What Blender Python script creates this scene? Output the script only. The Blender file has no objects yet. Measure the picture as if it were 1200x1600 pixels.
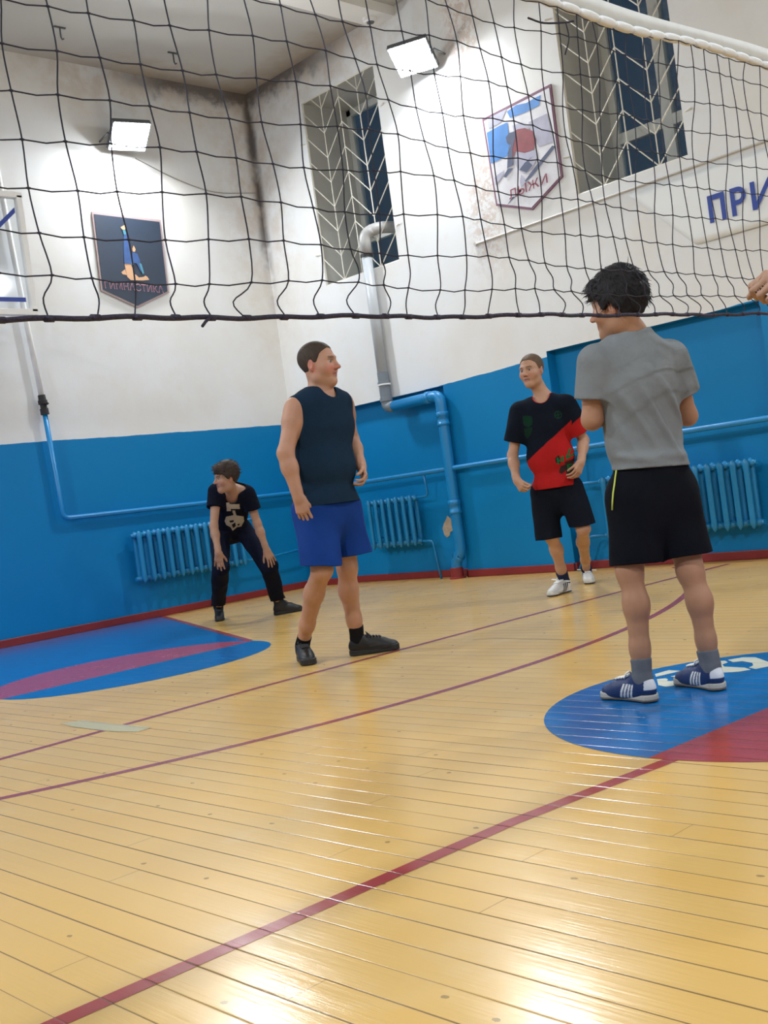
import bpy, math, random
import numpy as np
from mathutils import Vector, Matrix

random.seed(7); rng = np.random.default_rng(7)
scene = bpy.context.scene
COL = scene.collection

# ------------------------------------------------------------------ camera
CAM_H = 0.92
YAW, PITCH, ROLL, FPX = 0.755772, -0.012702, -0.136540, 1761.4
FW = np.array([math.sin(YAW)*math.cos(PITCH), math.cos(YAW)*math.cos(PITCH), math.sin(PITCH)])
_r = np.array([math.cos(YAW), -math.sin(YAW), 0.0]); _u = np.cross(_r, FW)
RT = math.cos(ROLL)*_r + math.sin(ROLL)*_u
UP = -math.sin(ROLL)*_r + math.cos(ROLL)*_u
CAM = np.array([0.0, 0.0, CAM_H])
cam_data = bpy.data.cameras.new('camera'); cam = bpy.data.objects.new('camera', cam_data); COL.objects.link(cam)
cam_data.sensor_fit = 'VERTICAL'; cam_data.sensor_height = 24.0; cam_data.lens = FPX/1600*24.0
cam_data.clip_start = 0.02
M = Matrix.Identity(4)
for i in range(3):
    M[i][0], M[i][1], M[i][2], M[i][3] = RT[i], UP[i], -FW[i], CAM[i]
cam.matrix_world = M
scene.camera = cam

def at(px, py, depth):
    """point seen at a pixel of the 1200x1600 photograph, `depth` metres in front of the camera"""
    return CAM + depth*(FW + (px-600)/FPX*RT - (py-800)/FPX*UP)
def on_floor(px, py, z=0.0):
    d = FW + (px-600)/FPX*RT - (py-800)/FPX*UP
    return CAM + d*((z-CAM[2])/d[2])

# ------------------------------------------------------------------ view + world
vs = scene.view_settings
scene.display_settings.display_device = 'sRGB'
vs.view_transform = 'Standard'; vs.look = 'None'; vs.exposure = 0.16; vs.gamma = 1.0; vs.use_curve_mapping = False
world = bpy.data.worlds.new('dusk_sky'); scene.world = world; world.use_nodes = True
bg = world.node_tree.nodes['Background']; bg.inputs[0].default_value = (0.022, 0.037, 0.060, 1); bg.inputs[1].default_value = 1.0

# room extents (metres).  +x runs along the end wall, +y along the window wall
XR, YL, ZC = 8.435, 10.33, 5.83
XS, YB = -0.75, -6.3

# ------------------------------------------------------------------ flood lamps of the hall
def flood_light(name, loc, aim, watts, size=0.24, spread=130):
    l = bpy.data.lights.new(name, 'AREA'); l.shape = 'RECTANGLE'; l.size = size; l.size_y = size*0.8
    l.energy = watts; l.color = (0.93, 0.97, 1.0); l.spread = math.radians(spread)
    o = bpy.data.objects.new(name, l); COL.objects.link(o); o.location = loc
    o.rotation_euler = (Vector(aim)-Vector(loc)).to_track_quat('-Z', 'Y').to_euler()
    return o
LW = 78
HALL = [((XS+0.2, 7.4, 5.0), (3.4, 6.6, 0.0)), ((XS+0.2, 2.0, 5.0), (3.4, 2.8, 0.0)), ((XS+0.2, -3.2, 5.0), (3.0, -2.0, 0)),
        ((XR-0.2, 2.0, 5.1), (5.2, 2.6, 0)), ((XR-0.2, -3.2, 5.1), (5.2, -2.6, 0)),
        ((1.3, YL-0.2, 5.0), (2.2, 7.2, 0)), ((1.3, YB+0.2, 5.0), (2.2, -2.5, 0)), ((6.4, YB+0.2, 5.0), (5.8, -2.5, 0))]
for a, b in HALL: flood_light('hall_light', a, b, LW)

# ------------------------------------------------------------------ helpers
def tag(o, label=None, cat=None, group=None, kind=None):
    if label: o['label'] = label
    if cat: o['category'] = cat
    if group: o['group'] = group
    if kind: o['kind'] = kind
    return o
def wpos(o):
    v = np.zeros(3)
    while o is not None:
        v += np.array(o.location); o = o.parent
    return v
def empty(name, loc, label=None, cat=None, group=None):
    o = bpy.data.objects.new(name, None); COL.objects.link(o); o.location = tuple(float(c) for c in loc)
    o.empty_display_size = 0.1
    return tag(o, label, cat, group)

class MB:
    """collects faces in world coordinates and links them as ONE mesh object"""
    def __init__(s): s.v = []; s.f = []; s.fm = []
    def add(s, verts, faces, mi=0):
        n = len(s.v); s.v += [tuple(map(float, p)) for p in verts]
        s.f += [tuple(n+i for i in f) for f in faces]; s.fm += [mi]*len(faces); return s
    def box(s, a, b, mi=0):
        x0, y0, z0 = np.minimum(a, b); x1, y1, z1 = np.maximum(a, b)
        v = [(x0,y0,z0),(x1,y0,z0),(x1,y1,z0),(x0,y1,z0),(x0,y0,z1),(x1,y0,z1),(x1,y1,z1),(x0,y1,z1)]
        return s.add(v, [(0,3,2,1),(4,5,6,7),(0,1,5,4),(1,2,6,5),(2,3,7,6),(3,0,4,7)], mi)
    def obox(s, c, ax, half, mi=0):
        """box with its own axes (3 unit vectors) and half sizes"""
        c = np.array(c, float); a, b, d = [np.array(k, float)*h for k, h in zip(ax, half)]
        v = [c+i*a+j*b+k*d for k in (-1,1) for i, j in ((-1,-1),(1,-1),(1,1),(-1,1))]
        return s.add(v, [(0,3,2,1),(4,5,6,7),(0,1,5,4),(1,2,6,5),(2,3,7,6),(3,0,4,7)], mi)
    def tube(s, pts, rad, n=8, mi=0, caps=True):
        P = [np.array(p, float) for p in pts]; R = rad if isinstance(rad, (list, tuple, np.ndarray)) else [rad]*len(P)
        base = []; verts = []
        t0 = P[1]-P[0]; t0 /= np.linalg.norm(t0)
        a = np.array([0,0,1.0]) if abs(t0[2]) < .9 else np.array([1.0,0,0])
        nrm = np.cross(t0, a); nrm /= np.linalg.norm(nrm)
        for i, p in enumerate(P):
            t = P[min(i+1, len(P)-1)]-P[max(i-1, 0)]; t /= (np.linalg.norm(t)+1e-12)
            nrm = nrm-t*(nrm@t); nrm /= np.linalg.norm(nrm); bn = np.cross(t, nrm)
            for k in range(n):
                an = 2*math.pi*k/n; verts.append(p+R[i]*(math.cos(an)*nrm+math.sin(an)*bn))
        faces = [(i*n+k, i*n+(k+1) % n, (i+1)*n+(k+1) % n, (i+1)*n+k) for i in range(len(P)-1) for k in range(n)]
        if caps: faces += [tuple(range(n-1, -1, -1)), tuple((len(P)-1)*n+k for k in range(n))]
        return s.add(verts, faces, mi)
    def lathe(s, base, axis, prof, n=20, mi=0):
        """prof: list of (distance along axis, radius)"""
        ax = np.array(axis, float); ax /= np.linalg.norm(ax); b = np.array(base, float)
        return s.tube([b+ax*d for d, r in prof], [max(r, 1e-4) for d, r in prof], n, mi)
    def poly(s, pts, mi=0): return s.add(pts, [tuple(range(len(pts)))], mi)
    def prism(s, pts, off, mi=0):
        n = len(pts); off = np.array(off, float); v = [np.array(p, float) for p in pts]+[np.array(p, float)+off for p in pts]
        return s.add(v, [tuple(range(n-1, -1, -1)), tuple(range(n, 2*n))]+[(i, (i+1) % n, n+(i+1) % n, n+i) for i in range(n)], mi)
    def build(s, name, mats, parent=None, base=None, smooth=False, bevel=0, fixn=True):
        import bmesh
        me = bpy.data.meshes.new(name)
        org = wpos(parent) if parent is not None else (np.array(base, float) if base is not None else np.zeros(3))
        me.from_pydata([tuple(np.array(p)-org) for p in s.v], [], s.f)
        for m in (mats if isinstance(mats, (list, tuple)) else [mats]): me.materials.append(m)
        me.polygons.foreach_set('material_index', s.fm)
        if fixn:
            bm = bmesh.new(); bm.from_mesh(me); bmesh.ops.recalc_face_normals(bm, faces=bm.faces); bm.to_mesh(me); bm.free()
        if smooth: me.polygons.foreach_set('use_smooth', [True]*len(me.polygons))
        me.update()
        o = bpy.data.objects.new(name, me); COL.objects.link(o)
        if parent is not None: o.parent = parent
        else: o.location = tuple(float(c) for c in org)
        if bevel:
            b = o.modifiers.new('bevel', 'BEVEL'); b.width = bevel; b.segments = 2; b.limit_method = 'ANGLE'
        return o

def arc_path(pts, r, n=6):
    """polyline with its inner corners rounded to radius r"""
    P = [np.array(p, float) for p in pts]; out = [P[0]]
    for a, b, c in zip(P, P[1:], P[2:]):
        u = (a-b)/np.linalg.norm(a-b); w = (c-b)/np.linalg.norm(c-b)
        p0, p2 = b+u*r, b+w*r
        for i in range(n+1):
            t = i/n; out.append((1-t)**2*p0+2*t*(1-t)*b+t*t*p2)
    out.append(P[-1]); return out

# ------------------------------------------------------------------ materials
def lin(r, g, b):
    f = lambda c: (c/255/12.92) if c/255 <= 0.04045 else ((c/255+0.055)/1.055)**2.4
    return (f(r), f(g), f(b), 1.0)
def new_mat(name):
    m = bpy.data.materials.new(name); m.use_nodes = True
    return m, m.node_tree, m.node_tree.nodes['Principled BSDF']
def N(nt, typ, **kw):
    n = nt.nodes.new(typ)
    for k, v in kw.items():
        if k.startswith('i_'):
            key = k[2:]; n.inputs[int(key) if key.isdigit() else key].default_value = v
        else: setattr(n, k, v)
    return n
def math_n(nt, op, a, b=None, c=None, clamp=False):
    n = nt.nodes.new('ShaderNodeMath'); n.operation = op; n.use_clamp = clamp
    for i, v in enumerate((a, b, c)):
        if v is None: continue
        if isinstance(v, (int, float)): n.inputs[i].default_value = v
        else: nt.links.new(v, n.inputs[i])
    return n.outputs[0]
def mix_n(nt, fac, a, b, blend='MIX'):
    n = nt.nodes.new('ShaderNodeMix'); n.data_type = 'RGBA'; n.blend_type = blend
    if isinstance(fac, (int, float)): n.inputs[0].default_value = fac
    else: nt.links.new(fac, n.inputs[0])
    for i, v in ((6, a), (7, b)):
        if isinstance(v, tuple): n.inputs[i].default_value = v
        else: nt.links.new(v, n.inputs[i])
    return n.outputs[2]
def smooth_n(nt, v, lo, hi):
    n = nt.nodes.new('ShaderNodeMapRange'); n.interpolation_type = 'SMOOTHSTEP'
    nt.links.new(v, n.inputs[0]); n.inputs[1].default_value = lo; n.inputs[2].default_value = hi
    return n.outputs[0]
def noise_n(nt, vec, scale, detail=4, rough=0.55, vscale=None):
    if vscale:
        mp = nt.nodes.new('ShaderNodeMapping'); mp.inputs['Scale'].default_value = vscale; nt.links.new(vec, mp.inputs[0]); vec = mp.outputs[0]
    n = nt.nodes.new('ShaderNodeTexNoise'); n.inputs['Scale'].default_value = scale; n.inputs['Detail'].default_value = detail
    n.inputs['Roughness'].default_value = rough; nt.links.new(vec, n.inputs['Vector']); return n.outputs['Fac']
def bump_n(nt, bsdf, h, strength, dist):
    b = nt.nodes.new('ShaderNodeBump'); b.inputs['Strength'].default_value = strength; b.inputs['Distance'].default_value = dist
    nt.links.new(h, b.inputs['Height']); nt.links.new(b.outputs[0], bsdf.inputs['Normal'])

def simple(name, col, rough=0.5, metal=0.0, var=0.0, vs_=8.0, bump=0.0, bscale=30.0, spec=None, coat=0.0):
    m, nt, b = new_mat(name); b.inputs['Roughness'].default_value = rough; b.inputs['Metallic'].default_value = metal
    if spec is not None: b.inputs['Specular IOR Level'].default_value = spec
    b.inputs['Coat Weight'].default_value = coat
    tc = N(nt, 'ShaderNodeNewGeometry').outputs['Position']
    if var:
        n = noise_n(nt, tc, vs_); d = tuple(c*(1-var) for c in col[:3])+(1,); e = tuple(min(1, c*(1+var)) for c in col[:3])+(1,)
        nt.links.new(mix_n(nt, n, d, e), b.inputs['Base Color'])
    else: b.inputs['Base Color'].default_value = col
    if bump: bump_n(nt, b, noise_n(nt, tc, bscale), bump, 0.01)
    return m
def emis(name, col, s):
    m, nt, b = new_mat(name); b.inputs['Base Color'].default_value = (1,1,1,1)
    b.inputs['Emission Color'].default_value = col; b.inputs['Emission Strength'].default_value = s; return m

WHITE = (0.735, 0.755, 0.775, 1); BLUE = (0.003, 0.190, 0.455, 1); REDP = (0.235, 0.022, 0.022, 1)
def wall_mat(name, kb, k0, ky=0.0):
    """white plaster above a blue oil-paint dado; kb = height of the border, sloping by ky along y"""
    m, nt, b = new_mat(name); L = nt.links
    pos = N(nt, 'ShaderNodeNewGeometry').outputs['Position']
    sep = N(nt, 'ShaderNodeSeparateXYZ'); L.new(pos, sep.inputs[0]); X, Y, Z = sep.outputs
    border = math_n(nt, 'MULTIPLY_ADD', Y, ky, kb)
    wob = math_n(nt, 'MULTIPLY', math_n(nt, 'SUBTRACT', noise_n(nt, pos, 3.0, 3), 0.5), 0.03)
    dz = math_n(nt, 'SUBTRACT', math_n(nt, 'ADD', Z, wob), border)
    isblue = math_n(nt, 'LESS_THAN', dz, 0.0)
    # plaster: broad patches, brown leaks near the ceiling, the corner and running down, black mould in the corner itself
    n1 = noise_n(nt, pos, 0.9, 5, 0.6); n2 = noise_n(nt, pos, 5.0, 6, 0.65); n3 = noise_n(nt, pos, 14.0, 6, 0.7)
    plaster = mix_n(nt, smooth_n(nt, n1, 0.35, 0.7), WHITE, (0.70, 0.69, 0.665, 1))
    plaster = mix_n(nt, math_n(nt, 'MULTIPLY', smooth_n(nt, n2, 0.55, 0.75), 0.25), plaster, (0.66, 0.62, 0.56, 1))
    dx = math_n(nt, 'SUBTRACT', XR, X); dy = math_n(nt, 'SUBTRACT', YL, Y); dc = math_n(nt, 'SUBTRACT', ZC, Z)
    corner = math_n(nt, 'MAXIMUM', dx, dy)              # distance from the vertical corner, on either wall
    nearc = math_n(nt, 'SUBTRACT', 1.0, smooth_n(nt, corner, 0.0, 0.9))
    up = smooth_n(nt, Z, 1.9, 5.2)
    leak = math_n(nt, 'MULTIPLY', math_n(nt, 'MULTIPLY', nearc, smooth_n(nt, n2, 0.3, 0.68)), up)
    neartop = math_n(nt, 'SUBTRACT', 1.0, smooth_n(nt, dc, 0.0, 0.75))
    nearcorner2 = math_n(nt, 'SUBTRACT', 1.0, smooth_n(nt, corner, 1.2, 4.0))
    leak2 = math_n(nt, 'MULTIPLY', math_n(nt, 'MULTIPLY', neartop, smooth_n(nt, n2, 0.35, 0.66)), nearcorner2)
    # a streak of peeling plaster beside the second pier (under the lamp)
    st = math_n(nt, 'ABSOLUTE', math_n(nt, 'SUBTRACT', Y, k0)); st = math_n(nt, 'SUBTRACT', 1.0, smooth_n(nt, st, 0.05, 0.32))
    st = math_n(nt, 'MULTIPLY', math_n(nt, 'MULTIPLY', st, smooth_n(nt, n3, 0.44, 0.56)), smooth_n(nt, Z, 2.7, 3.4))
    plaster = mix_n(nt, math_n(nt, 'MULTIPLY', math_n(nt, 'MAXIMUM', leak, leak2), 0.6, clamp=True), plaster, (0.46, 0.345, 0.235, 1))
    plaster = mix_n(nt, math_n(nt, 'MULTIPLY', st, 0.55), plaster, (0.48, 0.33, 0.25, 1))
    mould1 = math_n(nt, 'SUBTRACT', 1.0, smooth_n(nt, math_n(nt, 'ADD', corner, math_n(nt, 'MULTIPLY', n2, 0.16)), 0.09, 0.20))
    mould1 = math_n(nt, 'MULTIPLY', math_n(nt, 'MULTIPLY', mould1, smooth_n(nt, Z, 2.9, 4.6)), smooth_n(nt, noise_n(nt, pos, 2.2, 3), 0.38, 0.55))
    mould2 = math_n(nt, 'SUBTRACT', 1.0, smooth_n(nt, math_n(nt, 'ADD', dc, math_n(nt, 'MULTIPLY', n2, 0.5)), 0.30, 0.50))
    mould2 = math_n(nt, 'MULTIPLY', mould2, math_n(nt, 'SUBTRACT', 1.0, smooth_n(nt, math_n(nt, 'ADD', corner, n1), 1.5, 2.6)))
    mould = math_n(nt, 'MAXIMUM', mould1, mould2)
    plaster = mix_n(nt, math_n(nt, 'MULTIPLY', mould, 0.85, clamp=True), plaster, (0.085, 0.065, 0.06, 1))
    specks = math_n(nt, 'MULTIPLY', smooth_n(nt, n3, 0.7, 0.78), smooth_n(nt, noise_n(nt, pos, 1.3, 2), 0.5, 0.62))
    plaster = mix_n(nt, math_n(nt, 'MULTIPLY', specks, 0.6), plaster, (0.30, 0.25, 0.22, 1))
    bl = mix_n(nt, n1, (0.002, 0.165, 0.41, 1), (0.003, 0.205, 0.475, 1))
    chips = math_n(nt, 'MULTIPLY', smooth_n(nt, n3, 0.735, 0.76), math_n(nt, 'SUBTRACT', 1.0, smooth_n(nt, Z, 0.1, 0.6)))
    bl = mix_n(nt, math_n(nt, 'MULTIPLY', chips, 0.5), bl, (0.25, 0.45, 0.6, 1))
    L.new(mix_n(nt, isblue, plaster, bl), b.inputs['Base Color'])
    rg = math_n(nt, 'MULTIPLY_ADD', isblue, -0.42, 0.85); L.new(rg, b.inputs['Roughness'])
    hgt = math_n(nt, 'ADD', math_n(nt, 'MULTIPLY', n1, 1.0), math_n(nt, 'MULTIPLY', n2, 0.25))
    b.inputs['Specular IOR Level'].default_value = 0.22
    bump_n(nt, b, hgt, 0.35, 0.02)
    return m

BOARD = 0.0985
def floor_mat(name, paint=None, rough=0.20):
    """painted floor boards running along y; `paint` = court paint lying on the boards (same seams)"""
    m, nt, b = new_mat(name); L = nt.links
    pos = N(nt, 'ShaderNodeNewGeometry').outputs['Position']
    sep = N(nt, 'ShaderNodeSeparateXYZ'); L.new(pos, sep.inputs[0]); X, Y, Z = sep.outputs
    u = math_n(nt, 'MULTIPLY', math_n(nt, 'SUBTRACT', X, 1.04), 1/BOARD)
    idx = math_n(nt, 'FLOOR', math_n(nt, 'ADD', u, 0.5))
    cell = math_n(nt, 'FLOOR', u)
    d = math_n(nt, 'MULTIPLY', math_n(nt, 'ABSOLUTE', math_n(nt, 'SUBTRACT', u, idx)), BOARD)   # distance from the seam
    wn = N(nt, 'ShaderNodeTexWhiteNoise', noise_dimensions='1D'); L.new(idx, wn.inputs['W'])
    wc = N(nt, 'ShaderNodeTexWhiteNoise', noise_dimensions='1D'); L.new(math_n(nt, 'ADD', cell, 77.3), wc.inputs['W'])
    lowv = noise_n(nt, pos, 1.0, 3, 0.5, (3.0, 0.7, 1))
    wdt = math_n(nt, 'MULTIPLY_ADD', wn.outputs[0], 0.0016, math_n(nt, 'MULTIPLY', lowv, 0.0018))
    seam = math_n(nt, 'LESS_THAN', d, wdt)
    # butt joints of the boards
    jj = math_n(nt, 'ADD', math_n(nt, 'MULTIPLY', Y, 0.28), math_n(nt, 'MULTIPLY', wc.outputs[0], 7.0))
    jf = math_n(nt, 'ABSOLUTE', math_n(nt, 'SUBTRACT', jj, math_n(nt, 'ROUND', jj)))
    joint = math_n(nt, 'LESS_THAN', jf, 0.0005)
    seam = math_n(nt, 'MAXIMUM', seam, math_n(nt, 'MULTIPLY', joint, 0.6))
    grain = noise_n(nt, pos, 1.0, 6, 0.6, (60, 1.6, 1)); broad = noise_n(nt, pos, 1.0, 3, 0.5, (1.3, 0.5, 1)); mott = noise_n(nt, pos, 3.5, 4, 0.6)
    if paint is None:
        c = mix_n(nt, broad, (0.59, 0.375, 0.112, 1), (0.545, 0.365, 0.132, 1))
        c = mix_n(nt, math_n(nt, 'MULTIPLY', wc.outputs[0], 0.35), c, (0.61, 0.36, 0.085, 1))
        c = mix_n(nt, math_n(nt, 'MULTIPLY', smooth_n(nt, mott, 0.55, 0.75), 0.28), c, (0.56, 0.42, 0.20, 1))
        c = mix_n(nt, math_n(nt, 'MULTIPLY', smooth_n(nt, grain, 0.6, 0.8), 0.16), c, (0.50, 0.34, 0.13, 1))
    else:
        d2 = tuple(k*0.82 for k in paint[:3])+(1,)
        c = mix_n(nt, mott, paint, d2)
        wear = math_n(nt, 'MULTIPLY', smooth_n(nt, noise_n(nt, pos, 1.0, 6, 0.75, (70, 9, 1)), 0.66, 0.74), 0.35)
        c = mix_n(nt, wear, c, tuple(min(1, k*1.5+0.12) for k in paint[:3])+(1,))
    # knots and scuffs
    vor = N(nt, 'ShaderNodeTexVoronoi', feature='F1', voronoi_dimensions='2D'); vor.inputs['Scale'].default_value = 1.0
    mp = N(nt, 'ShaderNodeMapping'); mp.inputs['Scale'].default_value = (5.0, 3.6, 1); L.new(pos, mp.inputs[0]); L.new(mp.outputs[0], vor.inputs['Vector'])
    vx = N(nt, 'ShaderNodeSeparateXYZ'); L.new(vor.outputs['Color'], vx.inputs[0])
    knot = math_n(nt, 'MULTIPLY', math_n(nt, 'LESS_THAN', math_n(nt, 'ADD', vor.outputs['Distance'], math_n(nt, 'MULTIPLY', noise_n(nt, pos, 60, 3), 0.05)), 0.058), math_n(nt, 'GREATER_THAN', vx.outputs[0], 0.66))
    c = mix_n(nt, math_n(nt, 'MULTIPLY', knot, 0.75 if paint is None else 0.15), c, (0.20, 0.13, 0.05, 1))
    scuff = math_n(nt, 'MULTIPLY', smooth_n(nt, noise_n(nt, pos, 13.0, 6, 0.75, (1, 0.5, 1)), 0.63, 0.72), smooth_n(nt, noise_n(nt, pos, 1.5, 2), 0.52, 0.66))
    c = mix_n(nt, math_n(nt, 'MULTIPLY', scuff, 0.26 if paint is None else 0.1), c, (0.36, 0.31, 0.23, 1))
    c = mix_n(nt, math_n(nt, 'MULTIPLY', seam, 0.85), c, (0.13, 0.075, 0.025, 1))
    L.new(c, b.inputs['Base Color'])
    L.new(math_n(nt, 'MULTIPLY_ADD', mott, 0.12, rough-0.06), b.inputs['Roughness'])
    b.inputs['Specular IOR Level'].default_value = 0.40
    sd = math_n(nt, 'SUBTRACT', 1.0, smooth_n(nt, d, 0.0, 0.004))
    cup = math_n(nt, 'MULTIPLY', smooth_n(nt, d, 0.0, 0.05), 0.22)
    fine = noise_n(nt, pos, 1.0, 4, 0.6, (95, 4.5, 1))
    h = math_n(nt, 'ADD', math_n(nt, 'MULTIPLY', fine, 0.42), math_n(nt, 'SUBTRACT', cup, math_n(nt, 'MULTIPLY', sd, 0.55)))
    h = math_n(nt, 'ADD', h, math_n(nt, 'MULTIPLY', mott, 0.5))
    bump_n(nt, b, h, 0.32, 0.004)
    return m

M_floor = floor_mat('floor_boards')
M_pblue = floor_mat('court_blue', (0.004, 0.125, 0.38, 1), 0.19)
M_pred = floor_mat('court_red', (0.33, 0.040, 0.042, 1), 0.19)
M_pmaroon = floor_mat('court_maroon', (0.27, 0.055, 0.065, 1), 0.22)
M_pband = floor_mat('court_faded_red', (0.27, 0.05, 0.10, 1), 0.26)
M_pcream = floor_mat('court_cream', (0.62, 0.63, 0.52, 1), 0.3)
M_ptape = floor_mat('court_tape', (0.42, 0.385, 0.23, 1), 0.3)
M_wallL = wall_mat('wall_paint_end', 1.925, 99.0)
M_wallR = wall_mat('wall_paint_windows', 1.975+7.8*0.028, 6.98, -0.028)
M_niche = simple('dado_blue', BLUE, 0.42, spec=0.22, var=0.12, vs_=1.0, bump=0.25, bscale=4)
M_bluepipe = simple('pipe_blue', (0.008, 0.20, 0.48, 1), 0.32, var=0.08, vs_=6)
M_jamb = simple('window_reveal', (0.50, 0.50, 0.47, 1), 0.9, var=0.12, vs_=3, bump=0.3, bscale=9)
def ceil_mat():
    m, nt, b = new_mat('ceiling_plaster'); pos = N(nt, 'ShaderNodeNewGeometry').outputs['Position']; sep = N(nt, 'ShaderNodeSeparateXYZ'); nt.links.new(pos, sep.inputs[0])
    dx = math_n(nt, 'SUBTRACT', XR, sep.outputs[0]); dy = math_n(nt, 'SUBTRACT', YL, sep.outputs[1]); n1 = noise_n(nt, pos, 1.1, 5); n2 = noise_n(nt, pos, 5.0, 6, 0.65)
    near = math_n(nt, 'SUBTRACT', 1.0, smooth_n(nt, math_n(nt, 'ADD', math_n(nt, 'MINIMUM', dx, dy), math_n(nt, 'MULTIPLY', n2, 0.7)), 0.3, 0.95))
    cor = math_n(nt, 'SUBTRACT', 1.0, smooth_n(nt, math_n(nt, 'MAXIMUM', dx, dy), 1.2, 3.2))
    c = mix_n(nt, n1, (0.53, 0.525, 0.505, 1), (0.47, 0.465, 0.44, 1)); c = mix_n(nt, math_n(nt, 'MULTIPLY', math_n(nt, 'MULTIPLY', near, cor), 0.7), c, (0.33, 0.255, 0.18, 1))
    nt.links.new(c, b.inputs['Base Color']); b.inputs['Roughness'].default_value = 0.9; bump_n(nt, b, n2, 0.2, 0.01); return m
M_ceil = ceil_mat()
M_beam = simple('beam_white', (0.80, 0.795, 0.77, 1), 0.85, var=0.06, vs_=2)
M_skirt = simple('skirting_red', REDP, 0.42, var=0.2, vs_=5, bump=0.2, bscale=12)
M_frame = simple('window_frame_white', (0.62, 0.64, 0.62, 1), 0.5, var=0.1, vs_=6)
M_grille = simple('grille_paint', (0.62, 0.60, 0.53, 1), 0.5, var=0.12, vs_=10)
M_pvc = simple('pvc_grey_light', (0.43, 0.46, 0.49, 1), 0.4, var=0.08, vs_=5)
M_pvcd = simple('pvc_grey_dark', (0.16, 0.19, 0.225, 1), 0.4)
M_white = simple('white_paint', (0.78, 0.78, 0.77, 1), 0.5, var=0.05, vs_=5)
M_black = simple('black_rubber', (0.012, 0.012, 0.014, 1), 0.5)
M_steel = simple('steel', (0.45, 0.45, 0.46, 1), 0.35, 0.9)
M_lampbody = simple('lamp_housing', (0.10, 0.105, 0.115, 1), 0.45, 0.3)
M_lamp = emis('lamp_led', (0.93, 0.97, 1.0, 1), 250.0)
M_tape = simple('net_tape', (0.74, 0.77, 0.80, 1), 0.75, var=0.08, vs_=30)
M_cord = simple('net_cord', (0.013, 0.012, 0.028, 1), 0.7)
M_rope = simple('net_rope', (0.014, 0.010, 0.035, 1), 0.6, bump=0.6, bscale=120)

def glass_mat(name, tint=(0.85, 0.92, 0.95, 1), rough=0.02):
    m, nt, b = new_mat(name); L = nt.links
    out = nt.nodes['Material Output']
    tr = N(nt, 'ShaderNodeBsdfTransparent'); tr.inputs[0].default_value = tint
    gl = N(nt, 'ShaderNodeBsdfGlossy'); gl.inputs['Roughness'].default_value = rough
    lw = N(nt, 'ShaderNodeLayerWeight'); fr_ = math_n(nt, 'MULTIPLY_ADD', math_n(nt, 'POWER', lw.outputs['Facing'], 4.0), 0.5, 0.04)
    mx = N(nt, 'ShaderNodeMixShader'); L.new(fr_, mx.inputs[0]); L.new(tr.outputs[0], mx.inputs[1]); L.new(gl.outputs[0], mx.inputs[2])
    L.new(mx.outputs[0], out.inputs[0]); return m
M_glass = glass_mat('window_glass')
M_acryl = glass_mat('backboard_acrylic', (0.93, 0.95, 0.97, 1), 0.08)

# ================================================================== THE SETTING
fl = MB().box((XS, YB, -0.12), (XR+0.75, YL, 0.0)).build('floor', M_floor); tag(fl, kind='structure')
cl = MB().box((XS-0.1, YB-0.1, ZC), (XR+0.75, YL+0.1, ZC+0.15)).build('ceiling', M_ceil); tag(cl, kind='structure')
wl = MB().box((XS-0.1, YL, 0), (XR+0.75, YL+0.15, ZC)).build('wall_left', M_wallL); tag(wl, kind='structure')
wb = MB().box((XS-0.1, YB-0.15, 0), (XR+0.75, YB, ZC)).build('wall_back', M_wallL); tag(wb, kind='structure')
wsd = MB().box((XS-0.15, YB, 0), (XS, YL, ZC)).build('wall_side', M_wallL); tag(wsd, kind='structure')

# window wall: face at x = XR with two radiator niches and two deep window openings
WIN = [(8.20, 9.375, 3.345, 5.39), (4.775, 5.895, 3.355, 5.39)]
NIC = [(7.83, 9.80, 0.0, 1.965), (4.335, 6.475, 0.0, 2.06)]
ND, WD = 0.12, 0.75
def holed_wall():
    mb = MB(); hol = [(h, 'n') for h in NIC]+[(h, 'w') for h in WIN]
    ys = sorted({YB, YL}|{h[i] for h, _ in hol for i in (0, 1)}); zs = sorted({0.0, ZC}|{h[i] for h, _ in hol for i in (2, 3)})
    for a, b_ in zip(ys, ys[1:]):
        for c, d in zip(zs, zs[1:]):
            ym, zm = (a+b_)/2, (c+d)/2
            if any(h[0] < ym < h[1] and h[2] < zm < h[3] for h, _ in hol): continue
            mb.poly([(XR,a,c),(XR,a,d),(XR,b_,d),(XR,b_,c)], 0)
    for (a, b_, c, d), k in hol:
        D = ND if k == 'n' else WD; X1 = XR+D; mi = 1 if k == 'n' else 2
        mb.poly([(XR,a,c),(X1,a,c),(X1,a,d),(XR,a,d)], mi); mb.poly([(XR,b_,c),(XR,b_,d),(X1,b_,d),(X1,b_,c)], mi)
        mb.poly([(XR,a,d),(X1,a,d),(X1,b_,d),(XR,b_,d)], mi)
        if k == 'w': mb.poly([(XR,a,c),(XR,b_,c),(X1,b_,c),(X1,a,c)], mi)
        else: mb.poly([(X1,a,c),(X1,a,d),(X1,b_,d),(X1,b_,c)], mi)
    o = mb.build('wall_right', [M_wallR, M_niche, M_jamb], fixn=False)
    return tag(o, kind='structure')
wr = holed_wall()

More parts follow.
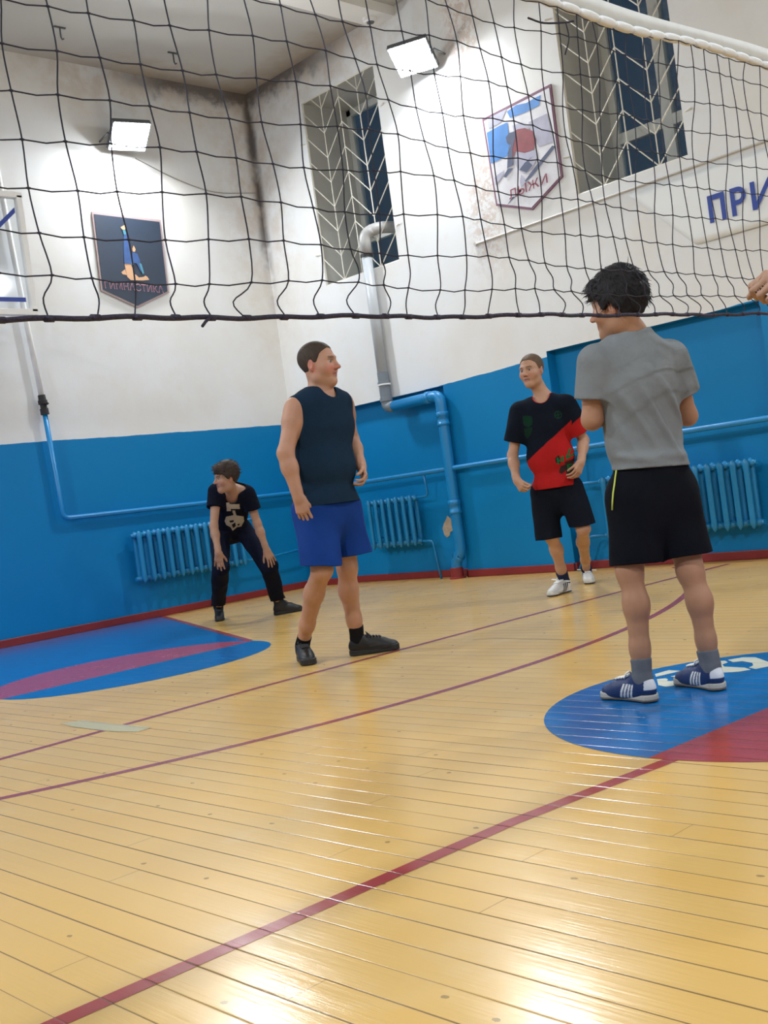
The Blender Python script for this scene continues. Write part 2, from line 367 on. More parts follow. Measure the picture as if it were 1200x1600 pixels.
# skirting boards: dark red, following the niches
def skirt(name, segs, t=0.022, h=0.075):
    mb = MB()
    for a, b_ in segs: mb.box((a[0], a[1], 0), (b_[0], b_[1], h))
    return tag(mb.build(name, M_skirt, bevel=0.006), kind='structure')
skirt('baseboard_left', [((XS, YL-0.025), (XR, YL))])
t = 0.022
skirt('baseboard_right', [((XR-t, 9.80), (XR, YL-0.025)), ((XR+ND-t, 7.83), (XR+ND, 9.80)), ((XR-t, 6.475), (XR, 7.83)),
      ((XR+ND-t, 4.335), (XR+ND, 6.475)), ((XR-t, YB), (XR, 4.335)), ((XR-t, 7.808), (XR+ND, 7.83)), ((XR, 6.475-t), (XR+ND, 6.475))])

# windows: white frames and panes deep in the reveals
for i, (a, b_, c, d) in enumerate(WIN):
    x0 = XR+WD-0.09; x1 = XR+WD-0.02; fw_ = 0.075
    mb = MB()
    mb.box((x0, a, c), (x1, b_, c+fw_)).box((x0, a, d-fw_), (x1, b_, d)).box((x0, a, c), (x1, a+fw_, d)).box((x0, b_-fw_, c), (x1, b_, d))
    ym = a+(b_-a)*0.47; zt = c+0.55
    mb.box((x0-0.01, ym-0.055, c), (x1, ym+0.055, d)); mb.box((x0-0.005, a, zt-0.05), (x1, b_, zt+0.05))
    wf = mb.build('window_%d' % (i+1), M_frame, base=(x0, (a+b_)/2, c), bevel=0.006); tag(wf, kind='structure')
    for (ya, yb) in ((a+fw_, ym-0.055), (ym+0.055, b_-fw_)):
        for (za, zb) in ((c+fw_, zt-0.05), (zt+0.05, d-fw_)):
            MB().box((x0+0.03, ya-0.005, za-0.005), (x0+0.036, yb+0.005, zb+0.005)).build('pane', M_glass, wf)

# ceiling beam
bm_ = MB().box((XS, 7.80, ZC-0.10), (XR, 8.10, ZC)).build('trim_1', M_beam); tag(bm_, kind='structure')

# ---------------------------------------------------------------- court paint (parts of the floor)
def paint(name, pts, mat, z, lab=None):
    import bmesh
    P = [(p[0], p[1]) for p in pts]
    me = bpy.data.meshes.new(name); me.from_pydata([(x, y, z) for x, y in P], [], [tuple(range(len(P)))])
    bm = bmesh.new(); bm.from_mesh(me)
    bmesh.ops.triangulate(bm, faces=bm.faces[:])
    for f in bm.faces:
        if f.normal.z < 0: f.normal_flip()
    bm.to_mesh(me); bm.free(); me.materials.append(mat)
    o = bpy.data.objects.new(name, me); COL.objects.link(o); o.parent = fl
    if lab: o['label'] = lab
    return o
def strip(name, pts, w, mat, z, lab=None):
    mb = MB(); P = [np.array((p[0], p[1], z)) for p in pts]; L_ = []; R_ = []
    for i, p in enumerate(P):
        tt = P[min(i+1, len(P)-1)]-P[max(0, i-1)]; tt /= np.linalg.norm(tt); nn = np.array([-tt[1], tt[0], 0])*w/2
        L_.append(p+nn); R_.append(p-nn)
    n = len(P); mb.add(L_+R_, [(n+i, n+i+1, i+1, i) for i in range(n-1)])
    o = mb.build(name, mat, fl, fixn=False)
    if lab: o['label'] = lab
    return o
CX, CY, CR = 3.86, 2.035, 0.93
def arc(cx, cy, r, a0, a1, n=48): return [(cx+r*math.cos(math.radians(a0+(a1-a0)*i/n)), cy+r*math.sin(math.radians(a0+(a1-a0)*i/n))) for i in range(n+1)]
YC = 2.075
strip('centre_line', [(XS, 2.12), (0.94, 2.10), (2.26, 2.06), (CX-CR+0.03, 1.985)], 0.052, M_pred, 0.0008, 'wide red centre line')
strip('centre_line', [(CX+CR-0.02, YC-0.08), (XR, YC-0.1)], 0.052, M_pred, 0.0008)
aL, aR = 180-2, 360-4
paint('centre_circle', arc(CX, CY, CR, -4, 180-2), M_pblue, 0.0010, 'blue half of the centre circle')
paint('centre_circle', arc(CX, CY, CR, 178, 356), M_pred, 0.0011, 'dark red half of the centre circle')
strip('attack_line', [(XS, 4.89), (2.1, 4.90), (3.6, 4.945), (5.6, 4.92), (6.8, 4.89), (8.3, 4.82)], 0.048, M_pmaroon, 0.0006, 'thin maroon line across the court')
three = [on_floor(*q) for q in [(0,1250),(100,1227),(217,1199),(400,1157),(600,1105),(800,1047),(905,1012),(970,988),(1020,965),(1055,940),(1072,915),(1060,890),(1035,878)]]
# the long curved line: an arc about a point near the far wall
cx3, cy3, r3 = 4.12, 9.655, 6.01
strip('three_point_line', arc(cx3, cy3, r3, 183, 314, 90), 0.05, M_pmaroon, 0.0005, 'curved maroon line')
# painted key by the end wall
paint('key', [(1.60, YL-0.03), (6.33, YL-0.03), (4.93, 6.86), (2.96, 6.86)], M_pblue, 0.0007, 'blue trapezoid key')
strip('key_edge', [(6.33, YL-0.03), (4.93, 6.86)], 0.05, M_pmaroon, 0.0013)
strip('key_edge', [(1.60, YL-0.03), (2.96, 6.86)], 0.05, M_pmaroon, 0.0013)
paint('free_throw_circle', [(3.95+0.98*math.cos(a), 6.82+0.77*math.sin(a)) for a in np.linspace(math.pi, 2*math.pi, 40)], M_pblue, 0.0010, 'blue half of the free throw circle')
paint('free_throw_circle', [(3.95+0.98*math.cos(a), 6.82+0.90*math.sin(a)) for a in np.linspace(0, math.pi, 40)], M_pband, 0.0012, 'faded red half of the free throw circle')
paint('worn_tape', [on_floor(*q) for q in [(93,1131),(130,1126),(175,1131),(238,1137),(215,1144),(170,1143),(120,1137)]], M_ptape, 0.0015, 'pale worn strip of tape')
strip('floor_gap', [on_floor(*q) for q in [(738,1000),(770,997),(850,999),(928,1001)]], 0.012, simple('gap_dark', (0.12, 0.09, 0.05, 1), 0.7), 0.0004)
def glyph(px): return [on_floor(1000+x/6, 1000+y/6) for x, y in px]
paint('centre_lettering', glyph([(140,322),(270,285),(382,292),(330,306),(150,348)]), M_pcream, 0.0016, 'cream letters in the circle')
paint('centre_lettering', glyph([(285,345),(420,314),(530,310),(520,334),(440,340),(360,358)]), M_pcream, 0.0016)
paint('centre_lettering', glyph([(158,370),(240,362),(265,372),(250,384),(290,388),(440,372),(442,398),(300,434),(240,441),(172,426)]), M_pcream, 0.0016)
paint('centre_lettering', glyph([(700,215),(760,198),(800,198),(826,214),(770,232),(790,252),(980,262),(1042,281),(930,300),(770,311),(690,290)]), M_pcream, 0.0016)
paint('centre_lettering', glyph([(822,190),(960,165),(1085,165),(1205,208),(1205,250),(1085,276),(1020,262),(1062,242),(1052,217),(960,201),(872,210)]), M_pcream, 0.0016)

# ================================================================== THINGS IN THE HALL
def hitp(px, py, axis, val):
    d = FW + (px-600)/FPX*RT - (py-800)/FPX*UP
    return CAM + d*((val-CAM[axis])/d[axis])
def on_left(px, py, d=0.0): return hitp(px, py, 1, YL-d)
def on_right(px, py, d=0.0): return hitp(px, py, 0, XR-d)

def text_mesh(name, s, origin, xdir, ydir, height, mat, parent, depth=0.003, width=None, offset=0.0, base=None):
    """lettering as a mesh: capital height `height`, starting at `origin`, running along xdir"""
    cu = bpy.data.curves.new(name, 'FONT'); cu.body = s; cu.size = 1.0; cu.extrude = 0.0; cu.offset = offset
    to = bpy.data.objects.new(name+'_tmp', cu); COL.objects.link(to)
    dg = bpy.context.evaluated_depsgraph_get(); dg.update()
    me0 = to.evaluated_get(dg).to_mesh()
    V = np.array([v.co[:2] for v in me0.vertices]); F = [tuple(p.vertices) for p in me0.polygons]
    to.evaluated_get(dg).to_mesh_clear(); bpy.data.objects.remove(to)
    if len(V) == 0: return None
    mn, mx = V.min(0), V.max(0); V = V-mn
    sy = height/(mx[1]-mn[1]); sx = sy if width is None else width/(mx[0]-mn[0])
    xd, yd = np.array(xdir, float), np.array(ydir, float); o_ = np.array(origin, float)
    nrm = np.cross(xd, yd); nrm /= np.linalg.norm(nrm)
    mb = MB(); mb.add([o_+v[0]*sx*xd+v[1]*sy*yd+nrm*depth for v in V], F)
    return mb.build(name, mat, parent, base=base, fixn=False)

# ---------------------------------------------------------------- volleyball net
YN = 2.035
zl = [1.359,1.442,1.534,1.627,1.720,1.812,1.905,1.997,2.090,2.185,2.272]
zr = [1.398,1.465,1.544,1.647,1.754,1.858,1.960,2.065,2.167,2.279,2.354]
def lerp(a, b, t): return a+(b-a)*t
def row_z(x, r):
    t = (x-1.08)/(3.51-1.08); t2 = min(max(t, -0.3), 1.25)
    z = lerp(zl[r], zr[r], t2)
    return z+(0.006*math.sin(7*x+r*1.3) if r else 0.001*math.sin(5*x))
def col_x(xc, r):
    t = (xc-1.08)/(3.51-1.08)
    k = min(max((t-0.5)/0.35, 0), 1)
    s = {0: 0.0, 1: lerp(0.012, -0.04, k)}.get(r, lerp(0.010, -0.062, k)*(1 if r < 4 else max(0.45, 1-0.12*(r-3))))
    return xc+s+0.006*math.sin(r*1.9+xc*23)-0.0025*max(0, r-2)*(1-k)
def row_y(x, r): return YN+0.035*math.sin(math.pi*r/10)*math.sin(2.1*x+0.5)+0.010*math.sin(9*x+r)
pxb = [75,145,211,274,333,390,446,499,552,600,639,687,727,765,807,842,877,912]
xb = [hitp(q, 496, 1, YN)[0] for q in pxb]
while xb[-1]+0.10 < 8.36: xb.append(xb[-1]+0.098+0.006*math.sin(len(xb)*2.3))
while xb[0]-0.098 > XS+0.05: xb.insert(0, xb[0]-0.098)
net = empty('volleyball_net', (CX, YN, 1.36), 'black mesh volleyball net with white top tape stretched across the hall', 'net')
mb = MB()
def cat_r(pts, n=4):
    P = [np.array(p) for p in pts]; P = [2*P[0]-P[1]]+P+[2*P[-1]-P[-2]]; out = []
    for i in range(1, len(P)-2):
        for k in range(n):
            t = k/n; out.append(0.5*((2*P[i])+(-P[i-1]+P[i+1])*t+(2*P[i-1]-5*P[i]+4*P[i+1]-P[i+2])*t*t+(-P[i-1]+3*P[i]-3*P[i+1]+P[i+2])*t**3))
    out.append(P[-2]); return out
for ci, xc in enumerate(xb):
    t = (xc-1.08)/(3.51-1.08); pts = []
    for r in range(11):
        x = col_x(xc, r); pts.append((x, row_y(x, r), row_z(x, r)))
        if r == 0:
            bulge = 0.0 if t < 0.02 else (0.014 if t < .12 else (-0.016 if t < 0.36 else (0.026 if t < 0.62 else 0.03)))*(0.7+0.5*math.sin(ci*1.7))
            pts.append((x+bulge, row_y(x, 0)+0.01, lerp(row_z(x, 0), row_z(x, 1), 0.5)))
        elif r == 1 and t > 0.3:
            pts.append((lerp(x, col_x(xc, 2), 0.5)+0.012, row_y(x, 1), lerp(row_z(x, 1), row_z(x, 2), 0.45)))
    mb.tube(cat_r(pts, 4), 0.0018, 5, caps=False)
for r in range(1, 11):
    pts = []
    for i, xc in enumerate(xb):
        x = col_x(xc, r); z = row_z(x, r); pts.append((x, row_y(x, r), z))
        if i < len(xb)-1: pts.append((x+0.05, row_y(x+.05, r), lerp(z, row_z(col_x(xb[i+1], r), r), 0.5)-0.005))
    e0, e1 = pts[0], pts[-1]
    mb.tube([(XS, YN, e0[2])]+cat_r(pts, 2)+[(XR, YN, e1[2])], 0.0017, 5, caps=False)
for xc in xb:
    for r in range(1, 10):
        x = col_x(xc, r); c = np.array((x, row_y(x, r), row_z(x, r)))
        mb.tube([c-(0.005, 0, 0), c, c+(0.005, 0, 0)], [0.0018, 0.0032, 0.0018], 6)
mb.build('net_mesh', M_cord, net, smooth=True)
mb = MB(); xs = np.arange(XS, XR+0.01, 0.03)
pts = [(x, row_y(x, 0), row_z(x, 0)+0.002*math.sin(31*x)) for x in xs]; pts[0] = (XS, YN, pts[0][2]); pts.append((XR, YN, pts[-1][2]))
mb.tube(pts, 0.0058, 8)
for xc in xb: mb.tube([(xc-0.01, row_y(xc, 0), row_z(xc, 0)), (xc+0.01, row_y(xc, 0), row_z(xc, 0))], 0.0072, 8)
mb.tube([hitp(326, 498, 1, YN), hitp(321, 503, 1, YN-.004), hitp(316, 510, 1, YN-.006)], 0.0035, 6)
mb.build('bottom_rope', M_rope, net, smooth=True)
mb = MB()      # tape: a flat band above, lower fold puffed between the lashings
n = len(xb)
for a, b_ in zip([XS]+xb, xb+[XR]):
    x2 = np.linspace(a, b_, 7); pp = [(x, YN, row_z(x, 10)+0.012+0.004*math.sin(5*x)) for x in x2]
    rr = [0.010+0.006*math.sin(math.pi*k/6)**0.6 for k in range(7)]
    mb.tube(pp, rr, 10)
mb.build('top_tape', M_tape, net, smooth=True)
mb = MB(); x2 = np.arange(XS, XR+0.05, 0.05); x2[-1] = XR
up_ = [(x, YN+0.006*math.sin(4*x), row_z(x, 10)+0.072+0.006*math.sin(6.3*x)) for x in x2]; lo_ = [(x, YN, row_z(x, 10)+0.02) for x in x2]
m_ = len(x2); vv = [(p[0], p[1]-.004, p[2]) for p in lo_+up_]+[(p[0], p[1]+.004, p[2]) for p in lo_+up_]
ff = []
for i in range(m_-1):
    ff += [(i, i+1, m_+i+1, m_+i), (2*m_+i+1, 2*m_+i, 3*m_+i, 3*m_+i+1), (m_+i, m_+i+1, 3*m_+i+1, 3*m_+i), (i+1, i, 2*m_+i, 2*m_+i+1)]
mb.add(vv, ff); mb.build('tape_band', simple('net_band', (0.60, 0.61, 0.60, 1), 0.8, var=0.1, vs_=20), net, smooth=True)
p0 = hitp(885, 33, 1, YN-0.02)
mb = MB(); mb.tube(cat_r([hitp(825, 28, 1, YN-.01), hitp(850, 36, 1, YN-.01), hitp(884, 35, 1, YN-.01), hitp(896, 33, 1, YN-.01)]), 0.003, 6)
mb.tube(cat_r([hitp(884, 35, 1, YN-.01), hitp(889, 60, 1, YN-.01), hitp(883, 85, 1, YN-.01)]), 0.0022, 6)
mb.build('loose_cord', M_cord, net, smooth=True)

# ---------------------------------------------------------------- flood lamps on the walls
def floodlamp(loc, wall_n, aim, label):
    loc = np.array(loc, float); aim = np.array(aim, float); f = aim-loc; f /= np.linalg.norm(f)
    s = np.cross(f, (0, 0, 1)); s /= np.linalg.norm(s); u = np.cross(s, f); wn = np.array(wall_n, float)
    wallp = loc - wn*(loc@wn-(XR*wn[0]+YL*wn[1] if wn[0] > 0 or wn[1] > 0 else 0))
    root = empty('floodlight', loc, label, 'lamp', 'led floodlights on the walls')
    mb = MB(); mb.obox(loc-f*0.035, (s, u, f), (0.205, 0.175, 0.03))
    for k in range(-5, 6): mb.obox(loc-f*0.08+s*k*0.036, (s, u, f), (0.004, 0.15, 0.02))
    mb.build('housing', M_lampbody, root, bevel=0.006)
    MB().obox(loc-f*0.002, (s, u, f), (0.19, 0.16, 0.004)).build('lens', M_lamp, root)
    back = loc-f*0.06; hl = abs((wallp-back)@wn)
    mb = MB()
    for sg in (-1, 1):
        a = back+s*sg*0.215; mb.tube([a, a+wn*0+(wallp-back)*0.8, a+(wallp-back)*1.0-s*sg*0.05], 0.010, 8)
    mb.obox(wallp-wn*0.006, (s, (0, 0, 1), wn), (0.14, 0.035, 0.006)); mb.build('bracket', M_lampbody, root)
    return root, f
r1, f1 = floodlamp((6.60, YL-0.26, 5.02), (0, 1, 0), (5.8, 6.6, 0.0), 'glaring white floodlight on the end wall above the gymnast pennant')
r2, f2 = floodlamp((XR-0.26, 7.40, 5.10), (1, 0, 0), (4.8, 6.0, 0.0), 'glaring white floodlight between the two barred windows')

# cable from the lamp, smoke detector on the beam, hooks in the ceiling
sd = empty('smoke_detector', (8.72*0.968, 7.95, ZC-0.10), 'small white smoke detector under the ceiling beam', 'smoke detector')
sdp = np.array(hitp(640, 45, 2, ZC-0.10)); sdp[0] = min(sdp[0], XR-0.2); sd.location = tuple(sdp)
mb = MB(); mb.lathe(sdp, (0,0,-1), [(0,0.075),(0.024,0.076),(0.030,0.066),(0.04,0.062)], 24); mb.build('base', M_white, sd, smooth=False)
mb = MB(); mb.lathe(sdp-(0,0,0.04), (0,0,-1), [(0,0.040),(0.010,0.036),(0.016,0.02),(0.018,0.001)], 24); mb.build('sensor_head', M_lampbody, sd)
for k, q in enumerate([(93, 42), (270, 82)]):
    h = hitp(q[0], q[1], 2, ZC); mb = MB()
    mb.box(h+(-0.06, -0.010, -0.012), h+(0.06, 0.010, 0)); mb.tube([h, h-(0, 0, 0.10), h+(0.012, 0, -0.12), h+(0.028, 0, -0.11)], 0.008, 8)
    o = mb.build('ceiling_hook', M_lampbody, base=h); tag(o, ['rusty hook plate on the ceiling at the far left of the photo', 'rusty hook plate on the ceiling nearer the mouldy corner'][k], 'hook', 'hooks in the ceiling')
mb = MB(); c0 = hitp(455, 0, 2, ZC-.1); pts = [(2.0, 8.112, ZC-0.055)]+[(x, 8.112, ZC-0.055-0.012*math.sin(x*3)) for x in np.linspace(3, sdp[0], 14)]
mb.tube(pts, 0.006, 6); o = mb.build('lamp_cable', simple('cable_grey', (0.35, 0.34, 0.32, 1), 0.6), base=pts[0]); tag(o, 'thin grey cable running along the ceiling beam to the detector', 'cable')
mb = MB(); pts = [(8.38, YL-0.008, 4.66), (7.8, YL-0.008, 4.62), (7.3, YL-0.008, 4.72), (6.8, YL-0.008, 4.90)]
mb.tube(cat_r(pts, 5), 0.005, 6); o = mb.build('lamp_cable', bpy.data.materials['cable_grey'], base=pts[0]); tag(o, 'thin slack cable on the end wall between the floodlight and the corner', 'cable')

# ---------------------------------------------------------------- pennants
M_navy = simple('print_navy', (0.008, 0.022, 0.050, 1), 0.55, var=0.35, vs_=2.2)
M_trim = simple('pennant_trim', (0.33, 0.24, 0.24, 1), 0.5)
M_trim2 = simple('pennant_trim_dark', (0.10, 0.03, 0.05, 1), 0.5)
M_skinp = simple('print_skin', (0.62, 0.36, 0.20, 1), 0.5); M_suit = simple('print_suit', (0.015, 0.07, 0.24, 1), 0.5, var=0.5, vs_=18)
M_cyan = simple('print_cyan', (0.05, 0.25, 0.34, 1), 0.5); M_pink = simple('print_pink', (0.48, 0.22, 0.27, 1), 0.5)
M_hairp = simple('print_hair', (0.03, 0.02, 0.02, 1), 0.5)
def pennant(name, px, conv, nrm, label, ground, trim, mats_in=0.022):
    P = [conv(*q) for q in px]; nrm = np.array(nrm, float); c = np.mean(P, 0)
    root = empty(name, c, label, 'pennant', 'sport pennants on the walls')
    MB().prism([p+nrm*0.002 for p in P], nrm*0.014).build('border', trim, root)
    Q = [c+(p-c)*(1-0.05) for p in P]
    MB().prism([p+nrm*0.012 for p in Q], nrm*0.007).build('printed_sheet', ground, root)
    return root, nrm
def shape(name, root, px, conv, nrm, k, mat):
    o = MB().poly([conv(*q)+nrm*(0.0205+0.0012*k) for q in px]).build(name, mat, root, fixn=False)
    return o
def g1(x, y): return on_left(130+x/7.5, 320+y/7.5)
gy, nL = pennant('sport_pennant', [(142,331),(250,344),(263,458),(214,481.5),(157,455)], on_left, (0,-1,0), 'dark blue gymnastics pennant below the floodlight on the end wall', M_navy, M_trim)
shape('gymnast_print', gy, [(470,690),(548,700),(588,818),(590,885),(545,888),(505,850)], g1, nL, 1, M_skinp)
shape('gymnast_print', gy, [(505,850),(545,888),(690,893),(762,885),(740,850),(715,835),(700,850),(640,858),(600,820),(560,840)], g1, nL, 2, M_skinp)
shape('gymnast_print', gy, [(480,760),(435,795),(450,820),(500,830)], g1, nL, 1, M_skinp)
shape('gymnast_print', gy, [(462,355),(492,352),(520,470),(545,600),(560,700),(470,695),(462,560)], g1, nL, 3, M_suit)
shape('gymnast_print', gy, [(560,560),(620,580),(650,660),(690,800),(660,790),(610,690),(560,690)], g1, nL, 4, M_suit)
shape('gymnast_print', gy, [(640,690),(668,700),(700,812),(680,818)], g1, nL, 5, M_cyan)
shape('gymnast_print', gy, [(446,300),(478,296),(490,350),(464,362)], g1, nL, 4, M_cyan)
shape('gymnast_print', gy, [(422,270),(468,244),(480,254),(476,298),(448,300)], g1, nL, 5, M_skinp)
shape('gymnast_print', gy, [(545,490),(575,480),(600,530),(590,560),(565,555)], g1, nL, 5, M_skinp)
shape('gymnast_print', gy, [(538,492),(560,478),(575,482),(560,520),(565,560),(545,545)], g1, nL, 6, M_hairp)
shape('gymnast_print', gy, [(545,690),(572,684),(578,708),(552,714)], g1, nL, 6, M_cyan)
a = g1(246, 985); b_ = g1(934, 1040); xd = (b_-a)/np.linalg.norm(b_-a)
text_mesh('lettering', 'ГИМНАСТИКА', a-(0,0,0.0), xd, (0, 0, 1), 0.078, M_pink, gy, 0.023, width=np.linalg.norm(b_-a), offset=0.012)
text_mesh('lettering', 'ГИМНАСТИКА', a+(0,0,0.008)+xd*0.006, xd, (0, 0, 1), 0.060, M_navy, gy, 0.0245, width=np.linalg.norm(b_-a)*0.985, offset=-0.016)

M_snow = simple('print_snow', (0.62, 0.62, 0.66, 1), 0.5, var=0.25, vs_=9); M_sky = simple('print_sky', (0.05, 0.20, 0.52, 1), 0.5, var=0.35, vs_=6)
M_jack = simple('print_red', (0.22, 0.045, 0.055, 1), 0.5, var=0.35, vs_=14); M_dark = simple('print_dark', (0.06, 0.075, 0.14, 1), 0.5, var=0.4, vs_=14)
M_lil = simple('print_lilac', (0.36, 0.36, 0.46, 1), 0.5, var=0.3, vs_=10); M_word = simple('print_maroon', (0.20, 0.02, 0.05, 1), 0.4)
M_white_trim = simple('pennant_trim_plum', (0.16, 0.06, 0.11, 1), 0.45)
def g2(x, y): return on_right(740+x/7.275, 120+y/7.275)
sk, nR = pennant('sport_pennant', [(755,186.5),(862,131.5),(880.5,276.5),(833,328.5),(777,322)], on_right, (-1,0,0), 'blue and white skiing pennant beside the right barred window', M_snow, M_white_trim)
shape('skier_print', sk, [(165,640),(310,560),(400,520),(430,760),(400,905),(215,990)], g2, nR, 1, M_sky)
shape('skier_print', sk, [(395,400),(500,325),(620,300),(700,250),(780,210),(760,330),(600,410),(430,470)], g2, nR, 1, M_sky)
shape('skier_print', sk, [(640,520),(850,420),(930,740),(760,800),(700,700)], g2, nR, 1, M_lil)
shape('skier_print', sk, [(170,480),(390,370),(330,520),(190,600)], g2, nR, 1, M_lil)
shape('skier_print', sk, [(460,560),(560,520),(660,560),(640,620),(480,650)], g2, nR, 2, M_lil)
shape('skier_print', sk, [(445,640),(520,600),(600,585),(690,620),(730,720),(700,830),(600,870),(490,850),(470,930),(445,900)], g2, nR, 3, M_jack)
shape('skier_print', sk, [(385,690),(430,640),(500,620),(490,700),(460,830),(470,1000),(400,1050),(410,870),(440,780),(400,760)], g2, nR, 4, M_dark)
shape('skier_print', sk, [(500,860),(600,870),(730,830),(740,930),(680,1050),(600,1100),(520,1060),(480,960)], g2, nR, 3, M_lil)
shape('skier_print', sk, [(540,1060),(620,1090),(690,1010),(640,960),(700,900),(600,980)], g2, nR, 4, M_dark)
shape('skier_print', sk, [(915,785),(955,795),(690,1130),(620,1195),(600,1190),(700,1050)], g2, nR, 5, M_dark)
shape('skier_print', sk, [(410,1045),(470,1040),(390,1150),(358,1140)], g2, nR, 5, M_dark)
shape('skier_print', sk, [(300,1110),(370,1060),(350,1130),(270,1240),(255,1150)], g2, nR, 2, M_lil)
shape('skier_print', sk, [(560,1110),(620,1190),(560,1260),(545,1200)], g2, nR, 4, M_lil)
shape('skier_print', sk, [(460,1370),(500,1360),(440,1420),(395,1470)], g2, nR, 4, M_dark)
a = g2(432, 1400); b_ = g2(868, 1205); xd = (b_-a)/np.linalg.norm(b_-a)
text_mesh('lettering', 'ЛЫЖИ', a, xd, (0, 0, 1), 0.085, M_word, sk, 0.031, width=np.linalg.norm(b_-a), offset=0.010)

# ---------------------------------------------------------------- white banner with blue letters
M_ban = simple('banner_cloth', (0.755, 0.785, 0.80, 1), 0.6, var=0.04, vs_=3)
M_let = simple('banner_letters', (0.010, 0.045, 0.30, 1), 0.5)
ban = empty('wall_banner', (XR, 3.6, 2.62), 'long white banner with big blue letters under the right barred window', 'banner')
ny, nz = 40, 10; V = []; Fb = []
for i in range(ny+1):
    for j in range(nz+1):
        zt = 2.625+0.58*j/nz; yl = 4.80+0.58*(j/nz); y = yl+(2.2-yl)*i/ny
        sag = 0.012*math.sin(3.2*(y+zt*2.0))*(j/nz)+0.008*math.sin(9*zt+2*y)
        V.append((XR-0.008-abs(sag)*0.25*min(1, i/5)-0.014*(1-j/nz)*min(1, i/5), y, zt))
for i in range(ny):
    for j in range(nz):
        k = i*(nz+1)+j; Fb.append((k, k+nz+1, k+nz+2, k+1))
o = MB().add(V, Fb).build('cloth', M_ban, ban, smooth=True); so = o.modifiers.new('thickness', 'SOLIDIFY'); so.thickness = 0.003; so.offset = 0
def letter(pieces):
    mb = MB()
    for p in pieces: mb.poly([(XR-0.036, y, z) for y, z in p])
    mb.build('letter', M_let, ban, fixn=False)
z0, z1 = 2.755, 2.975; zb_ = z1-.042
letter([[(4.640,z0),(4.640,z1),(4.600,z1),(4.600,z0)], [(4.529,z0),(4.529,z1),(4.489,z1),(4.489,z0)], [(4.600,zb_),(4.600,z1),(4.529,z1),(4.529,zb_)]])
oa = [(4.375-.070*math.cos(a), 2.905+.070*math.sin(a)) for a in np.linspace(-math.pi/2, math.pi/2, 13)]; ia = [(4.375-.031*math.cos(a), 2.905+.031*math.sin(a)) for a in np.linspace(-math.pi/2, math.pi/2, 13)]
letter([[(4.440,z0),(4.440,z1),(4.400,z1),(4.400,z0)], [(4.400,2.936),(4.400,2.975),(4.375,2.975),(4.375,2.936)], [(4.400,2.835),(4.400,2.874),(4.375,2.874),(4.375,2.835)]]+[[oa[k], oa[k+1], ia[k+1], ia[k]] for k in range(12)])
letter([[(4.264,z0),(4.264,z1),(4.224,z1),(4.224,z0)], [(4.110,z0),(4.110,z1),(4.070,z1),(4.070,z0)], [(4.224,z0),(4.224,z0+.062),(4.110,z1),(4.110,z1-.062)]])
mb = MB(); mb.tube([(XR-0.012, 7.13, 3.235), (XR-0.012, 5.3, 3.245), (XR-0.012, 2.2, 3.275)], 0.011, 6); mb.tube([(XR-.02, 7.14, 3.235), (XR, 7.14, 3.235)], 0.02, 8)
o = mb.build('wall_cable', simple('cable_white', (0.50, 0.48, 0.45, 1), 0.6), base=(XR, 7.13, 3.235)); tag(o, 'pale cable running level under the right barred window', 'cable')

# ---------------------------------------------------------------- grilles on the windows
labs = ['white chevron grille over the left window behind the drain pipe', 'white chevron grille over the right window behind the net tape']
for gi, (a, b_, c, d) in enumerate(WIN):
    root = empty('window_grille', (XR, (a+b_)/2, c), labs[gi], 'window grille', 'window grilles')
    x = XR+0.015
    mb = MB(); r = 0.012
    for p, q in (((a,c),(b_,c)),((a,d),(b_,d)),((a,c),(a,d)),((b_,c),(b_,d))): mb.tube([(x,p[0],p[1]),(x,q[0],q[1])], r, 6)
    for z in (c+0.35, d-0.45): 
        for y, sg in ((a, -1), (b_, 1)): mb.tube([(x, y, z), (x-0.03, y+sg*0.09, z+0.01)], 0.009, 6)
    mb.build('frame', M_grille, root)
    nc = 5; w = (b_-a)/(nc-1); mb = MB()
    ys = [b_-k*w for k in range(nc)]
    for k in range(1, nc-1): mb.tube([(x, ys[k], c), (x, ys[k], d)], 0.0065, 6)
    pitch = 0.27; rise = 0.30; z = c
    while z < d+0.1:
        for k in range(nc-1):
            za, zb = (z+rise, z) if k % 2 == 0 else (z, z+rise)
            pa, pb = np.array((x, ys[k], za)), np.array((x, ys[k+1], zb))
            hi = max(za, zb)
            if hi > d:
                if min(za, zb) >= d: continue
                tcl = (d-min(za, zb))/(hi-min(za, zb))
                if za > zb: pa = pb+(pa-pb)*tcl
                else: pb = pa+(pb-pa)*tcl
            mb.tube([pa, pb], 0.006, 6)
        z += pitch
    mb.build('chevron_bars', M_grille, root)

